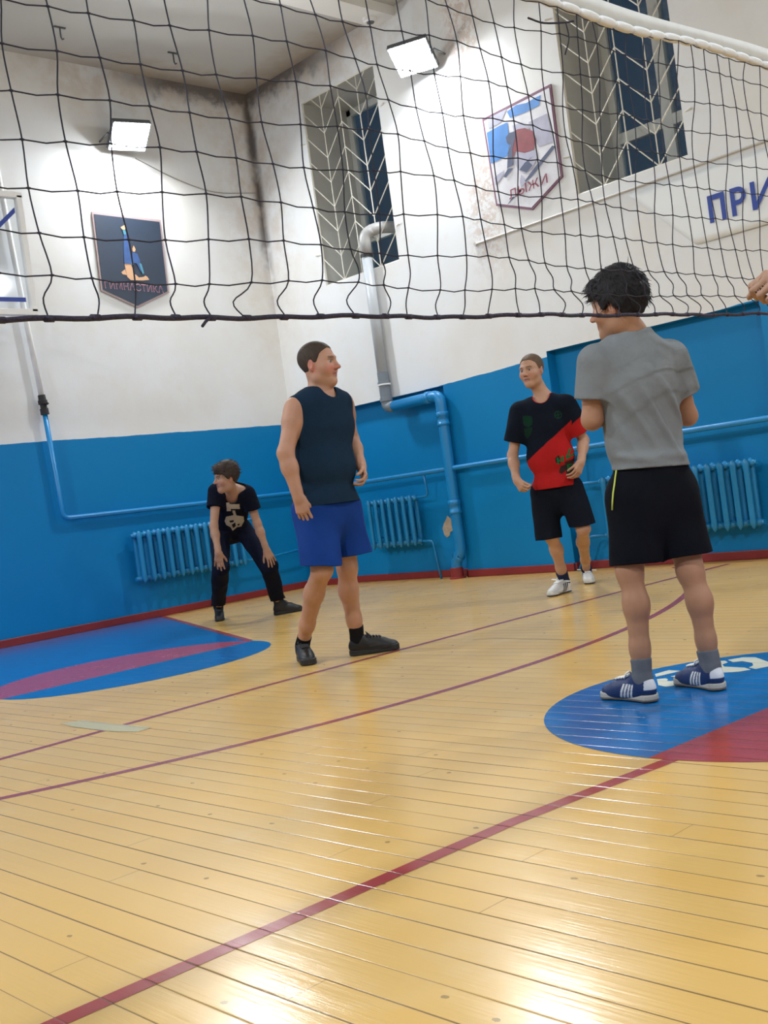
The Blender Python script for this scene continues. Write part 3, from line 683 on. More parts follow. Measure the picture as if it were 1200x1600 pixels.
# ---------------------------------------------------------------- cast iron radiators
M_rad = simple('radiator_blue', (0.008, 0.20, 0.44, 1), 0.38, var=0.1, vs_=5)
def section_mesh(h):
    """one cast-iron section, run axis = x, front = -y, bottom = 0"""
    mb = MB()
    for yc, dd in ((-0.045, 0.022), (0.045, 0.022)):
        prof = [(0.0, .004, .006), (0.02, .018, .016), (0.05, .027, dd), (0.10, .0265, dd), (h-0.10, .0265, dd), (h-0.045, .029, dd), (h-0.015, .024, .018), (h, .008, .008)]
        rings = []
        for z, hw, hd in prof:
            rings += [(hw*math.cos(2*math.pi*k/12), yc+hd*math.sin(2*math.pi*k/12), z) for k in range(12)]
        F = [(i*12+k, i*12+(k+1) % 12, (i+1)*12+(k+1) % 12, (i+1)*12+k) for i in range(len(prof)-1) for k in range(12)]
        F += [tuple(range(11, -1, -1)), tuple((len(prof)-1)*12+k for k in range(12))]
        mb.add(rings, F)
    for z in (0.048, h-0.04):
        mb.tube([(-0.057, 0, z), (-0.02, 0, z), (0.02, 0, z), (0.057, 0, z)], [0.024, 0.03, 0.03, 0.024], 12)
        mb.tube([(0, -0.05, z), (0, 0.05, z)], 0.024, 10)
    return mb
def radiator(name, start, run, depth_dir, n, h, pitch, label):
    """start = middle of the first section at its foot"""
    root = empty('radiator', np.array(start)+np.array(run)*pitch*(n-1)/2, label, 'radiator', 'cast iron radiators along the walls')
    run = np.array(run, float); dep = np.array(depth_dir, float); mb0 = section_mesh(h); first = None; w0 = wpos(root)
    for i in range(n):
        c = np.array(start)+run*pitch*i
        if first is None:
            mb = MB(); mb.v = [tuple(run*v[0]*pitch/0.114+dep*v[1]+np.array((0,0,1))*v[2]+w0) for v in mb0.v]; mb.f = mb0.f; mb.fm = mb0.fm
            first = mb.build('section', M_rad, root, smooth=True); o = first
        else:
            o = first.copy(); COL.objects.link(o); o.parent = root
        o.location = tuple(c-w0)
    e = np.array(start)+run*pitch*(n-0.5)
    for z in (0.048, h-0.04):
        MB().tube([np.array(start)-run*pitch*0.5+(0,0,z), np.array(start)-run*(pitch*0.5+0.018)+(0,0,z)], 0.02, 10).build('end_plug', M_rad, root)
        MB().tube([e+(0,0,z), e+run*0.018+(0,0,z)], 0.02, 10).build('end_plug', M_rad, root)
    for k in (1, n-2):
        c = np.array(start)+run*pitch*(k+0.5)
        for z in (0.12, h-0.08): MB().tube([c+(0,0,z), c+(0,0,z)+dep*0.128], 0.009, 8).build('wall_bracket', M_rad, root)
    return root
radiator('r', (6.10, YL-0.13, 0.385), (1,0,0), (0,1,0), 12, 0.535, 0.1165, 'blue radiator on the end wall behind the crouching boy')
radiator('r', (XR+ND-0.13, 8.475, 0.365), (0,1,0), (1,0,0), 7, 0.545, 0.108, 'short blue radiator in the niche beside the drain pipe')
radiator('r', (XR+ND-0.13, 4.60, 0.262), (0,1,0), (1,0,0), 13, 0.575, 0.1165, 'blue radiator in the niche at the right edge of the photo')

# ---------------------------------------------------------------- pipes
hp = empty('heating_pipe', (5.30, YL, 1.14), 'blue heating pipe running level along both walls above the radiators', 'pipe')
dW = 0.075
mb = MB(); mb.tube([(5.10, YL-dW, ZC), (5.245, YL-dW, 3.13), (5.298, YL-dW, 2.36)], 0.027, 12); mb.build('white_riser', M_white, hp, smooth=True)
mb = MB(); mb.lathe((5.297, YL-dW, 2.375), (0.05, 0, -1), [(0,0.036),(0.05,0.038),(0.052,0.046),(0.09,0.046),(0.095,0.033),(0.13,0.033),(0.135,0.042),(0.195,0.042)], 14); mb.tube([(5.31, YL-dW, 2.28), (5.31, YL-dW-0.08, 2.28)], [0.018, 0.012], 8); mb.build('black_valve', M_black, hp, smooth=False)
path = arc_path([(5.305, YL-dW, 2.19), (5.345, YL-dW, 1.145), (XR-dW, YL-dW, 1.115), (XR-dW, 4.2, 1.128), (XR-dW, 0.5, 1.13)], 0.07)
mb = MB(); mb.tube(path, 0.025, 12)
mb.build('pipe_run', M_bluepipe, hp, smooth=True)
yd = YL-0.13
MB().tube(arc_path([(7.62, YL-dW, 1.12), (7.62, yd, 0.885), (7.42, yd, 0.88)], 0.05), 0.013, 8).build('branch_pipe', M_bluepipe, hp, smooth=True)
MB().tube(arc_path([(7.42, yd, 0.433), (7.75, yd, 0.43), (8.30, yd, 0.46)], 0.03), 0.011, 8).build('branch_pipe', M_bluepipe, hp, smooth=True)
xd_ = XR+ND-0.13
MB().tube(arc_path([(XR-dW, 8.20, 1.12), (xd_, 8.24, 0.875), (xd_, 8.44, 0.87)], 0.05), 0.013, 8).build('branch_pipe', M_bluepipe, hp, smooth=True)
MB().tube(arc_path([(xd_, 8.44, 0.413), (xd_, 8.26, 0.40), (xd_-0.02, 8.19, 0.0)], 0.04), 0.012, 8).build('branch_pipe', M_bluepipe, hp, smooth=True)
MB().tube(arc_path([(XR-dW, 6.30, 1.125), (xd_, 6.30, 0.80), (xd_, 6.04, 0.797)], 0.04), 0.013, 8).build('branch_pipe', M_bluepipe, hp, smooth=True)
MB().tube(arc_path([(xd_, 6.04, 0.31), (xd_, 6.26, 0.31), (xd_-0.01, 6.42, 0.0)], 0.04), 0.012, 8).build('branch_pipe', M_bluepipe, hp, smooth=True)

dp = empty('drain_pipe', (XR, 8.6, 0), 'grey plastic drain pipe dropping from the left window into blue elbows', 'pipe')
xd = XR-0.075; RP = 0.062
mb = MB(); mb.tube(arc_path([(XR+0.45, 8.42, 3.78), (XR+0.02, 8.47, 3.76), (xd, 8.59, 3.72), (xd, 8.60, 3.48)], 0.09), 0.063, 16); mb.build('upper_elbow', simple('elbow_grey', (0.38, 0.38, 0.38, 1), 0.35, var=0.15, vs_=12), dp, smooth=True)
mb = MB(); mb.tube([(xd, 8.60, 3.52), (xd, 8.60, 2.19)], 0.056, 16); mb.build('grey_pipe', M_pvc, dp, smooth=True)
mb = MB(); mb.tube([(xd, 8.60, 3.50), (xd, 8.60, 3.47)], 0.0645, 16); mb.build('clamp', M_black, dp)
mb = MB(); mb.lathe((xd, 8.60, 2.24), (0,0,-1), [(0,0.060),(0.10,0.060),(0.102,0.068),(0.13,0.068),(0.132,0.060),(0.27,0.060),(0.272,0.068),(0.31,0.068),(0.312,0.056)], 18); mb.build('coupling', M_pvcd, dp)
mb = MB(); mb.tube([(xd, 8.60, 2.115), (xd, 8.60, 2.10)], 0.0715, 18); mb.build('ring', M_white, dp)
mb = MB(); mb.tube(arc_path([(xd, 8.60, 1.94), (xd, 8.60, 1.865), (xd, 8.50, 1.862)], 0.05), 0.058, 16); mb.build('lower_elbow', M_pvcd, dp, smooth=True)
yv = hitp(705, 750, 0, xd)[1]; yf = hitp(713, 885, 0, xd)[1]
mb = MB(); mb.tube(arc_path([(xd, 8.52, 1.862), (xd, yv, 1.872), (xd, yv, 0.235), (xd, yf-.01, 0.21), (xd, yf, 0.06)], 0.085), 0.056, 16)
for z0 in (1.70, 0.80): mb.lathe((xd, yv, z0), (0,0,-1), [(0,0.06),(0.002,0.064),(0.05,0.064),(0.052,0.060),(0.11,0.060),(0.112,0.064),(0.14,0.064)], 16)
mb.lathe((xd, yv+.19, 1.869), (0,-1,0), [(0,0.06),(0.01,0.065),(0.06,0.065),(0.062,0.058)], 16)
mb.build('blue_pipe', M_bluepipe, dp, smooth=True)
mb = MB(); mb.lathe((xd, yf, 0.0), (0,0,1), [(0,0.085),(0.015,0.085),(0.02,0.066),(0.11,0.066),(0.115,0.058)], 18); mb.build('red_foot', M_skirt, dp)

# chipped plaster on the pier
M_chip = simple('bare_plaster', (0.42, 0.33, 0.24, 1), 0.95, var=0.45, vs_=25, bump=0.8, bscale=40)
def chip(px, k):
    o = MB().prism([on_right(*q, -ND)-(0.001, 0, 0) for q in px], (-0.004, 0, 0)).build('chipped_plaster', M_chip, wr, fixn=True); return o
c0 = chip([(692,826),(694,818),(697,812),(699,806),(703,809),(708,811),(711,816),(711,824),(708,829),(704,831),(703,837),(699,840),(695,836)], 0)

# ---------------------------------------------------------------- basketball backboard
bbx0, bbx1, bby, bbz0, bbz1 = 3.02, 4.925, YL-0.9, 3.015, 4.075
bb = empty('basketball_backboard', ((bbx0+bbx1)/2, bby, bbz0), 'clear basketball backboard with white frame and blue stripes at the left edge', 'backboard')
MB().box((bbx0, bby, bbz0), (bbx1, bby+0.012, bbz1)).build('panel', M_acryl, bb)
f = 0.055; mb = MB()
mb.box((bbx0-.02, bby-.02, bbz0-.03), (bbx1+.02, bby+.045, bbz0+f-.03)).box((bbx0-.02, bby-.02, bbz1-f+.03), (bbx1+.02, bby+.045, bbz1+.03))
mb.box((bbx0-.02, bby-.02, bbz0), (bbx0+f-.02, bby+.045, bbz1)).box((bbx1-f+.02, bby-.02, bbz0), (bbx1+.02, bby+.045, bbz1)); mb.build('frame', M_white, bb, bevel=0.004)
M_bs = simple('stripe_blue', (0.02, 0.05, 0.30, 1), 0.4); mb = MB()
mb.box((bbx0+.06, bby-.004, bbz0+.09), (bbx1-.075, bby-.001, bbz0+.13))
q0 = hitp(0, 352, 1, bby-.003); q1 = hitp(23, 329, 1, bby-.003); dd = (q1-q0)/np.linalg.norm(q1-q0)
mb.prism([q0-dd*0.9+(0,0,-.02), q1+(0,0,-.02), q1+(0,0,.03), q0-dd*0.9+(0,0,.03)], (0, -0.002, 0)); mb.build('stripe', M_bs, bb)
mb = MB()
for x in (3.45, 4.5):
    for z in (3.2, 3.9): mb.tube([(x, bby+.045, z), (x, YL, z)], 0.022, 10)
mb.tube([(3.45, bby+.07, 3.2), (4.5, bby+.07, 3.9)], 0.014, 8); mb.build('wall_arm', M_white, bb, smooth=True)

# ================================================================== PEOPLE
# a small signed-distance modeller: shapes are blended in a grid and skinned into one closed surface
V3 = lambda *a: np.array(a, float)
def unit(v): v = np.array(v, float); return v/(np.linalg.norm(v)+1e-12)
class Field:
    def __init__(s, lo, hi, h):
        s.h = h; s.lo = np.array(lo, float); s.n = np.ceil((np.array(hi)-s.lo)/h).astype(int)+1
        s.a = np.full(s.n, 1.0, np.float32)
        s.ax = [s.lo[i]+h*np.arange(s.n[i]) for i in range(3)]
    def sub(s, lo, hi, pad):
        i0 = np.maximum(0, np.floor((np.array(lo)-pad-s.lo)/s.h).astype(int)); i1 = np.minimum(s.n, np.ceil((np.array(hi)+pad-s.lo)/s.h).astype(int)+1)
        if (i1 <= i0).any(): return None
        sl = tuple(slice(a, b) for a, b in zip(i0, i1))
        X, Y, Z = np.meshgrid(*[s.ax[i][sl[i]] for i in range(3)], indexing='ij')
        return sl, np.stack([X, Y, Z], -1).astype(np.float32)
    def smin(s, sl, d, k):
        a = s.a[sl]
        if k <= 0: s.a[sl] = np.minimum(a, d); return
        hh = np.clip(0.5+0.5*(a-d)/k, 0, 1); s.a[sl] = a*(1-hh)+d*hh-k*hh*(1-hh)
    def smax(s, sl, d, k):
        a = s.a[sl]
        if k <= 0: s.a[sl] = np.maximum(a, d); return
        hh = np.clip(0.5-0.5*(a-d)/k, 0, 1); s.a[sl] = a*(1-hh)+d*hh+k*hh*(1-hh)
    def cone(s, a, b, ra, rb, k=0.02, carve=False, cut=None):
        a, b = np.array(a, float), np.array(b, float); r = max(ra, rb)
        q = s.sub(np.minimum(a, b), np.maximum(a, b), r+1.5*k+0.03)
        if q is None: return s
        sl, P = q; ab = b-a; t = np.clip(((P-a)@ab)/(ab@ab+1e-9), 0, 1)
        d = np.linalg.norm(P-a-t[..., None]*ab, axis=-1)-(ra+(rb-ra)*t)
        if cut is not None:
            for o, n_ in cut: d = np.maximum(d, (P-np.array(o))@np.array(n_))
        if carve: s.smax(sl, -d, k)
        else: s.smin(sl, d, k)
        return s
    def ell(s, c, ax, r, k=0.02, carve=False, cut=None):
        c = np.array(c, float); r = np.array(r, float); A = np.array(ax, float)
        ext = np.sqrt(((A*r[:, None])**2).sum(0))
        q = s.sub(c-ext, c+ext, 2.5*k+0.05)
        if q is None: return s
        sl, P = q; u = (P-c)@A.T; k0 = np.linalg.norm(u/r, axis=-1); k1 = np.linalg.norm(u/r**2, axis=-1)+1e-9
        d = k0*(k0-1)/k1; d = np.where(k0 < 1e-4, -r.min(), d)
        if cut is not None:
            for o, n_ in cut: d = np.maximum(d, (P-np.array(o))@np.array(n_))
        if carve: s.smax(sl, -d, k)
        else: s.smin(sl, d, k)
        return s
    def grid(s):
        X, Y, Z = np.meshgrid(*s.ax, indexing='ij'); return X, Y, Z
    def clip(s, o, n_, k=0.0):
        """keep the side of the plane opposite to n"""
        n_ = unit(n_); X, Y, Z = np.meshgrid(*[a.astype(np.float32) for a in s.ax], indexing='ij', sparse=True)
        d = (X-o[0])*n_[0]+(Y-o[1])*n_[1]+(Z-o[2])*n_[2]
        s.smax(tuple(slice(None) for _ in range(3)), d.astype(np.float32), k); return s
    def wrinkle(s, amp, freq, seed, squash=(1,1,1)):
        r = np.random.default_rng(seed); X, Y, Z = np.meshgrid(*[a.astype(np.float32) for a in s.ax], indexing='ij', sparse=True)
        w = np.zeros(s.a.shape, np.float32)
        for i in range(5):
            d = unit(r.normal(size=3)*np.array(squash))*freq*(0.7+0.8*r.random()); ph = r.random()*6.28
            w += np.sin(X*d[0]+Y*d[1]+Z*d[2]+ph+0.8*np.sin(X*d[1]*.6+Z*d[0]*.7))
        s.a += amp*w/2.2; return s
    def shell(s, t): s.a = np.maximum(s.a, -(s.a+t)); return s
    def skin(s, sm=1):
        a = s.a; neg = a < 0
        c = np.zeros(tuple(np.array(a.shape)-1), np.uint8)
        for dx in (0, 1):
            for dy in (0, 1):
                for dz in (0, 1): c += neg[dx:a.shape[0]-1+dx, dy:a.shape[1]-1+dy, dz:a.shape[2]-1+dz]
        mask = (c > 0) & (c < 8); I = np.argwhere(mask); idx = np.full(mask.shape, -1, np.int64); idx[mask] = np.arange(len(I))
        acc = np.zeros((len(I), 3)); cnt = np.zeros(len(I))
        cor = [(x, y, z) for x in (0,1) for y in (0,1) for z in (0,1)]
        vals = {cc: a[I[:,0]+cc[0], I[:,1]+cc[1], I[:,2]+cc[2]].astype(float) for cc in cor}
        for c0 in cor:
            for ax in range(3):
                if c0[ax]: continue
                c1 = list(c0); c1[ax] = 1; v0, v1 = vals[c0], vals[tuple(c1)]; m = (v0 < 0) != (v1 < 0)
                t = np.where(m, v0/np.where(v0 == v1, 1, v0-v1), 0)
                p = np.repeat(np.array(c0, float)[None], len(I), 0); p[:, ax] += t
                acc[m] += p[m]; cnt[m] += 1
        V = s.lo+s.h*(I+acc/cnt[:, None]); F = []
        for ax in range(3):
            b, c_ = (ax+1) % 3, (ax+2) % 3
            s0 = [slice(None)]*3; s1 = [slice(None)]*3; s0[ax] = slice(0, -1); s1[ax] = slice(1, None)
            n0, n1 = neg[tuple(s0)], neg[tuple(s1)]; E = np.argwhere(n0 != n1)
            E = E[(E[:, b] > 0) & (E[:, c_] > 0) & (E[:, b] < a.shape[b]-1) & (E[:, c_] < a.shape[c_]-1)]
            sg = n0[E[:,0], E[:,1], E[:,2]]
            def g(db, dc):
                e = E.copy(); e[:, b] += db; e[:, c_] += dc; return idx[e[:,0], e[:,1], e[:,2]]
            q = np.stack([g(-1,-1), g(0,-1), g(0,0), g(-1,0)], 1); q[~sg] = q[~sg][:, ::-1]; F.append(q)
        F = np.concatenate(F)
        F = F[(F >= 0).all(1)]
        for _ in range(sm):
            A = np.zeros_like(V); n_ = np.zeros(len(V))
            for i in range(4):
                for j in (1, 3): np.add.at(A, F[:, i], V[F[:, (i+j) % 4]]); np.add.at(n_, F[:, i], 1)
            V = V*0.5+0.5*A/np.maximum(n_, 1)[:, None]
        return V, F

def sdf_mesh(name, V, F, mat, parent, colors=None, label=None, extra=None):
    org = wpos(parent); V0 = V-org; nv = len(V)
    me = bpy.data.meshes.new(name)
    loops = F.reshape(-1).astype(np.int32); starts = np.arange(0, len(loops), 4, dtype=np.int32)
    me.vertices.add(nv); me.vertices.foreach_set('co', V0.astype(np.float32).ravel())
    me.loops.add(len(loops)); me.loops.foreach_set('vertex_index', loops)
    me.polygons.add(len(F)); me.polygons.foreach_set('loop_start', starts); me.polygons.foreach_set('loop_total', np.full(len(F), 4, np.int32))
    me.polygons.foreach_set('use_smooth', np.ones(len(F), bool)); me.update(calc_edges=True)
    if colors is not None:
        ca = me.color_attributes.new('tint', 'FLOAT_COLOR', 'POINT'); c4 = np.ones((nv, 4), np.float32); c4[:, :3] = colors; ca.data.foreach_set('color', c4.ravel())
    for m in (mat if isinstance(mat, list) else [mat]): me.materials.append(m)
    me.validate()
    o = bpy.data.objects.new(name, me); COL.objects.link(o); o.parent = parent
    if label: o['label'] = label
    return o

def tint_mat(name, rough=0.6, bump=0.0, bscale=60.0, sss=0.0, sheen=0.0, spec=0.4, weave=False):
    m, nt, b = new_mat(name); L = nt.links
    at_ = N(nt, 'ShaderNodeAttribute', attribute_name='tint'); pos = N(nt, 'ShaderNodeNewGeometry').outputs['Position']
    n = noise_n(nt, pos, 18, 4); c = mix_n(nt, math_n(nt, 'MULTIPLY', n, 0.22), at_.outputs['Color'], (0.0, 0.0, 0.0, 1))
    L.new(c, b.inputs['Base Color']); b.inputs['Roughness'].default_value = rough; b.inputs['Specular IOR Level'].default_value = spec
    if sss: b.inputs['Subsurface Weight'].default_value = sss; b.inputs['Subsurface Radius'].default_value = (0.012, 0.004, 0.002); b.inputs['Subsurface Scale'].default_value = 0.5
    b.inputs['Sheen Weight'].default_value = sheen
    if bump: bump_n(nt, b, noise_n(nt, pos, bscale, 4), bump, 0.004)
    return m
M_skin = tint_mat('skin', 0.55, 0.15, 120, 0.10, spec=0.35)
M_cloth = tint_mat('cloth', 0.92, 0.35, 90, spec=0.08)
M_shine = tint_mat('sport_cloth', 0.75, 0.25, 45, spec=0.15)
M_hair = tint_mat('hair', 0.6, 0.6, 220, spec=0.2)
M_shoe = tint_mat('shoe', 0.5, 0.3, 70, spec=0.4)
M_lace_w = simple('lace_white', (0.72, 0.72, 0.70, 1), 0.8); M_lace_k = simple('lace_black', (0.02, 0.02, 0.022, 1), 0.7)

def noise3(P, f, seed):
    r = np.random.default_rng(seed); w = np.zeros(len(P))
    for i in range(6):
        d = unit(r.normal(size=3))*f*(0.6+r.random()); w += np.sin(P@d+r.random()*6.28+1.3*np.sin(P@(d[[1,2,0]]*0.6)))
    return w/6

# ---- hands: a palm, four separate fingers with bent knuckles and a thumb from the side of the palm
def hand(f, wrist, d, n, thumb, s=1.0, curl=(10, 18, 14), spread=5, tcurl=20, tout=40, fist=0):
    """d = towards the fingers, n = back of the hand, thumb = side on which the thumb sits"""
    d = unit(d); n = unit(np.array(n)-d*(np.array(n)@d)); t = unit(np.cross(d, n)); t = t if t@np.array(thumb) > 0 else -t
    w = np.array(wrist, float); L = [0.082, 0.088, 0.084, 0.078]; O = [0.030, 0.010, -0.010, -0.029]
    FL = [(0.041, 0.025, 0.020), (0.045, 0.029, 0.021), (0.042, 0.027, 0.021), (0.033, 0.021, 0.018)]
    R = [0.0092, 0.0095, 0.0090, 0.0080]
    kn = []
    for i in range(4):
        k = w+d*L[i]*s+t*O[i]*s+n*(0.004 if i in (1, 2) else 0)*s
        f.cone(w+d*0.012*s+t*O[i]*0.55*s, k, 0.0155*s, 0.0118*s, 0.012); kn.append(k)
    f.cone(w+d*.02*s+t*.022*s-n*.006*s, w+d*.05*s+t*.026*s-n*.004*s, .017*s, .013*s, .012)
    def rot(v, axis, a):
        a = math.radians(a); axis = unit(axis); return v*math.cos(a)+np.cross(axis, v)*math.sin(a)+axis*(axis@v)*(1-math.cos(a))
    bend = np.cross(n, d); bend = bend if (np.cross(bend, d)@(-n)) > 0 else -bend   # turning d about this moves it to the palm side
    for i in range(4):
        dv = rot(d, n if np.cross(n, d)@t > 0 else -n, spread*(1.5-i)); p = kn[i]
        for j in range(3):
            dv = rot(dv, bend, curl[j]+(i*2.5)+(fist if j < 2 else fist*0.6)); q = p+dv*FL[i][j]*s
            f.cone(p, q, R[i]*s*(1-0.08*j), R[i]*s*(0.93-0.09*j), 0.004 if j == 0 else 0.002); p = q
    b = w+d*0.022*s+t*0.022*s-n*0.006*s
    td = unit(d*math.cos(math.radians(tout))+t*math.sin(math.radians(tout))-n*0.25); p = b
    for j, (l, r0, r1) in enumerate(((0.042, .0145, .0115), (0.032, .0110, .0098), (0.026, .0098, .0078))):
        q = p+td*l*s; f.cone(p, q, r0*s, r1*s, 0.008 if j == 0 else 0.003); p = q
        td = unit(rot(td, bend, tcurl)-t*0.22)

# ---- head
def head_axes(fwd, up):
    u = unit(up); fw_ = unit(np.array(fwd)-u*(np.array(fwd)@u)); return np.stack([np.cross(fw_, u), fw_, u])
class Head:
    def __init__(s, c, fwd, up, size):
        s.c = np.array(c, float); s.A = head_axes(fwd, up); s.k = size/0.235
    def p(s, r, f, u): return s.c+s.k*(r*s.A[0]+f*s.A[1]+u*s.A[2])
    def loc(s, P): return ((P-s.c)@s.A.T)/s.k
    def build(s, f, full=0.0):
        k = s.k
        e = lambda c, r, kk=0.02, carve=False: f.ell(s.p(*c), s.A, np.array(r)*k, kk*k, carve)
        e((0, -.014, .036), (.0735, .094, .082)); e((0, .012, .0), (.0665, .078, .09), .03); e((0, .030, -.035), (.058+full*.010, .062, .078), .03)
        f.cone(s.p(-.034-full*.012, .012, -.078), s.p(0, .062, -.098), .024*k, .020*k, .03*k); f.cone(s.p(.034+full*.012, .012, -.078), s.p(0, .062, -.098), .024*k, .020*k, .03*k)
        e((0, .074, -.100), (.020, .016, .017), .022)
        for sg in (-1, 1):
            e((sg*.040, .058, -.030), (.026+full*.008, .024, .024+full*.01), .025); f.cone(s.p(sg*.012, .090, .022), s.p(sg*.046, .070, .022), .010*k, .010*k, .018*k)
            e((sg*.0315, .100, .002), (.019, .020, .0125), .014, True); e((sg*.0315, .0775, .001), (.0135, .0125, .0105), .004)
            f.cone(s.p(sg*.020, .086, .008), s.p(sg*.044, .078, .008), .0035*k, .003*k, .005*k)
            # ears
            eax = np.stack([unit(s.A[0]*sg*0.9-s.A[1]*0.45), unit(s.A[1]*0.9+s.A[0]*sg*0.45), s.A[2]])
            f.ell(s.p(sg*.074, -.010, -.008), eax, np.array((.009, .019, .031))*k, .008*k); f.ell(s.p(sg*.084, -.006, -.004), eax, np.array((.006, .010, .018))*k, .006*k, True)
            f.ell(s.p(sg*.070, -.004, -.034), eax, np.array((.007, .009, .010))*k, .006*k)
        f.cone(s.p(0, .088, .016), s.p(0, .113, -.028), .0085*k, .0105*k, .012*k); e((0, .116, -.031), (.0105, .010, .009), .008)
        for sg in (-1, 1): e((sg*.0115, .103, -.034), (.008, .010, .0075), .006)
        f.cone(s.p(-.018, .083, -.058), s.p(.018, .083, -.058), .007*k, .007*k, .010*k); f.cone(s.p(-.006, .090, -.057), s.p(.006, .090, -.057), .0075*k, .0075*k, .008*k)
        f.cone(s.p(-.012, .086, -.070), s.p(.012, .086, -.070), .0085*k, .0085*k, .009*k)
        f.cone(s.p(-.020, .097, -.0635), s.p(.020, .097, -.0635), .0024*k, .0024*k, .003*k, carve=True)
    def paint(s, P, C, skin, brow, iris, lip, cheek):
        q = s.loc(P); r, f, u = q[:, 0], q[:, 1], q[:, 2]; ar = np.abs(r)
        blend = lambda m, col, w: C.__setitem__(slice(None), C*(1-(m*w)[:, None])+np.array(col)*(m*w)[:, None])
        g = lambda d, w: np.clip(1-d/w, 0, 1)
        front = (f > .03)
        blend(g(np.hypot((ar-.040)/1.3, (u+.035)), .034)*front, cheek, 0.75)
        blend(g(np.hypot(r/1.4, u+.034), .022)*(f > .09), cheek, 0.5)
        blend(((ar > .066) & (np.abs(f+.01) < .03) & (np.abs(u+.01) < .045)), cheek, 0.5)
        blend(((ar < .023) & (np.abs(u+.0645) < .0095) & (f > .07)), lip, 0.85)
        blend(((np.abs(u+.0635) < .0025) & (ar < .024) & (f > .07)), np.array(lip)*0.4, 0.8)
        blend(((ar > .013) & (ar < .050) & (np.abs(u-(.0235-(ar-.03)**2*6)) < .0048) & front), brow, 0.85)
        eye = (np.hypot((ar-.0315)/1.5, (u-.001)*1.55) < .0098) & (f > .05)
        blend(eye, (0.36, 0.32, 0.29), 0.85); blend(eye & (np.hypot(ar-.0315, u-.001) < .0068), iris, 0.95)
        blend(((np.abs(u-.0095) < .003) & (np.abs(ar-.0315) < .017) & (f > .05)), np.array(brow)*0.7, 0.6)
        blend(((ar > .005) & (ar < .013) & (u < -.038) & (u > -.045) & (f > .09)), np.array(skin)*0.3, 0.7)

# hairline: lowest height of the hair (head units) as a function of the forward position
def hair_part(H, parent, thick, line, col, name='hair', wr_=0.0, seed=1, top=0.0, lift=0.0, fine=0.0035, side=0.0):
    k = H.k; c = H.p(0, -.01, .035); R = 0.17*k
    f = Field(c-R, c+R, fine); t = thick/k
    f.ell(H.p(0, -.014, .036+top*.5), H.A, np.array((.0735+t+side, .094+t, .082+t+top))*k, .0); f.ell(H.p(0, .012, .0), H.A, np.array((.0665+t, .078+t, .09+t))*k, .03*k)
    if lift: f.cone(H.p(-.03, .075, .085), H.p(.035, .07, .092), (.022+lift)*k, (.022+lift)*k, .03*k)
    X, Y, Z = f.grid(); P = np.stack([X, Y, Z], -1).reshape(-1, 3); q = H.loc(P)
    xs_, ys_ = zip(*line); g = np.interp(q[:, 1], xs_, ys_)
    # over the ears the edge arches up; the temples step back
    ear = np.clip(1-np.abs(q[:, 1]+.008)/.030, 0, 1)*np.clip((np.abs(q[:, 0])-.050)/.02, 0, 1)*0.038
    cutd = (g+ear-q[:, 2])*k
    w = noise3(q, 95, seed)*wr_+noise3(q, 210, seed+5)*wr_*0.6 if wr_ else 0
    f.a = np.maximum(f.a, (cutd+ (noise3(q, 140, seed+9)*0.004 if wr_ else noise3(q, 160, seed+9)*0.0025)).reshape(f.a.shape).astype(np.float32))
    if wr_: f.a += np.asarray(w).reshape(f.a.shape).astype(np.float32)
    V, F = f.skin(1)
    C = np.tile(np.array(col), (len(V), 1))*(1+0.35*noise3(H.loc(V), 260, seed+2))[:, None]
    return V, F, np.clip(C, 0, 1)
def strands(H, V, F, C, n, length, rad, flow, seed, lo=0.03):
    """tufts growing out of the hair surface, added to the same mesh"""
    r = np.random.default_rng(seed); q = H.loc(V); cand = np.where(q[:, 2] > lo)[0]; VV, FF, CC = [V], [F], [C]; n0 = len(V)
    for i in r.choice(cand, n):
        p = V[i]; o_ = unit(H.loc(p[None])[0]-np.array((0, -.012, .02))); fl_ = flow(q[i]); d = unit(o_*0.35+fl_+r.normal(size=3)*0.22)
        d2 = unit(d-o_*0.35+r.normal(size=3)*0.12); L_ = length*(0.6+0.8*r.random())*H.k
        w0 = lambda v: v[0]*H.A[0]+v[1]*H.A[1]+v[2]*H.A[2]
        pts = [p-w0(d)*0.004, p+w0(d)*L_*0.4, p+w0(d)*L_*0.65+w0(d2)*L_*0.35]
        tg = unit(w0(d)); a_ = unit(np.cross(tg, r.normal(size=3))); b_ = np.cross(tg, a_); ring = []
        for j, (pt, rr) in enumerate(zip(pts, (rad, rad*0.8, rad*0.15))):
            for k_ in range(4): an = k_*math.pi/2; ring.append(pt+rr*(math.cos(an)*a_+math.sin(an)*b_))
        base = n0+sum(len(x) for x in VV[1:]); VV.append(np.array(ring)); CC.append(np.tile(C[i]*(0.7+0.7*r.random()), (12, 1)))
        FF.append(np.array([[base+j*4+k_, base+j*4+(k_+1) % 4, base+(j+1)*4+(k_+1) % 4, base+(j+1)*4+k_] for j in range(2) for k_ in range(4)]))
    return np.concatenate(VV), np.concatenate(FF), np.clip(np.concatenate(CC), 0, 1)

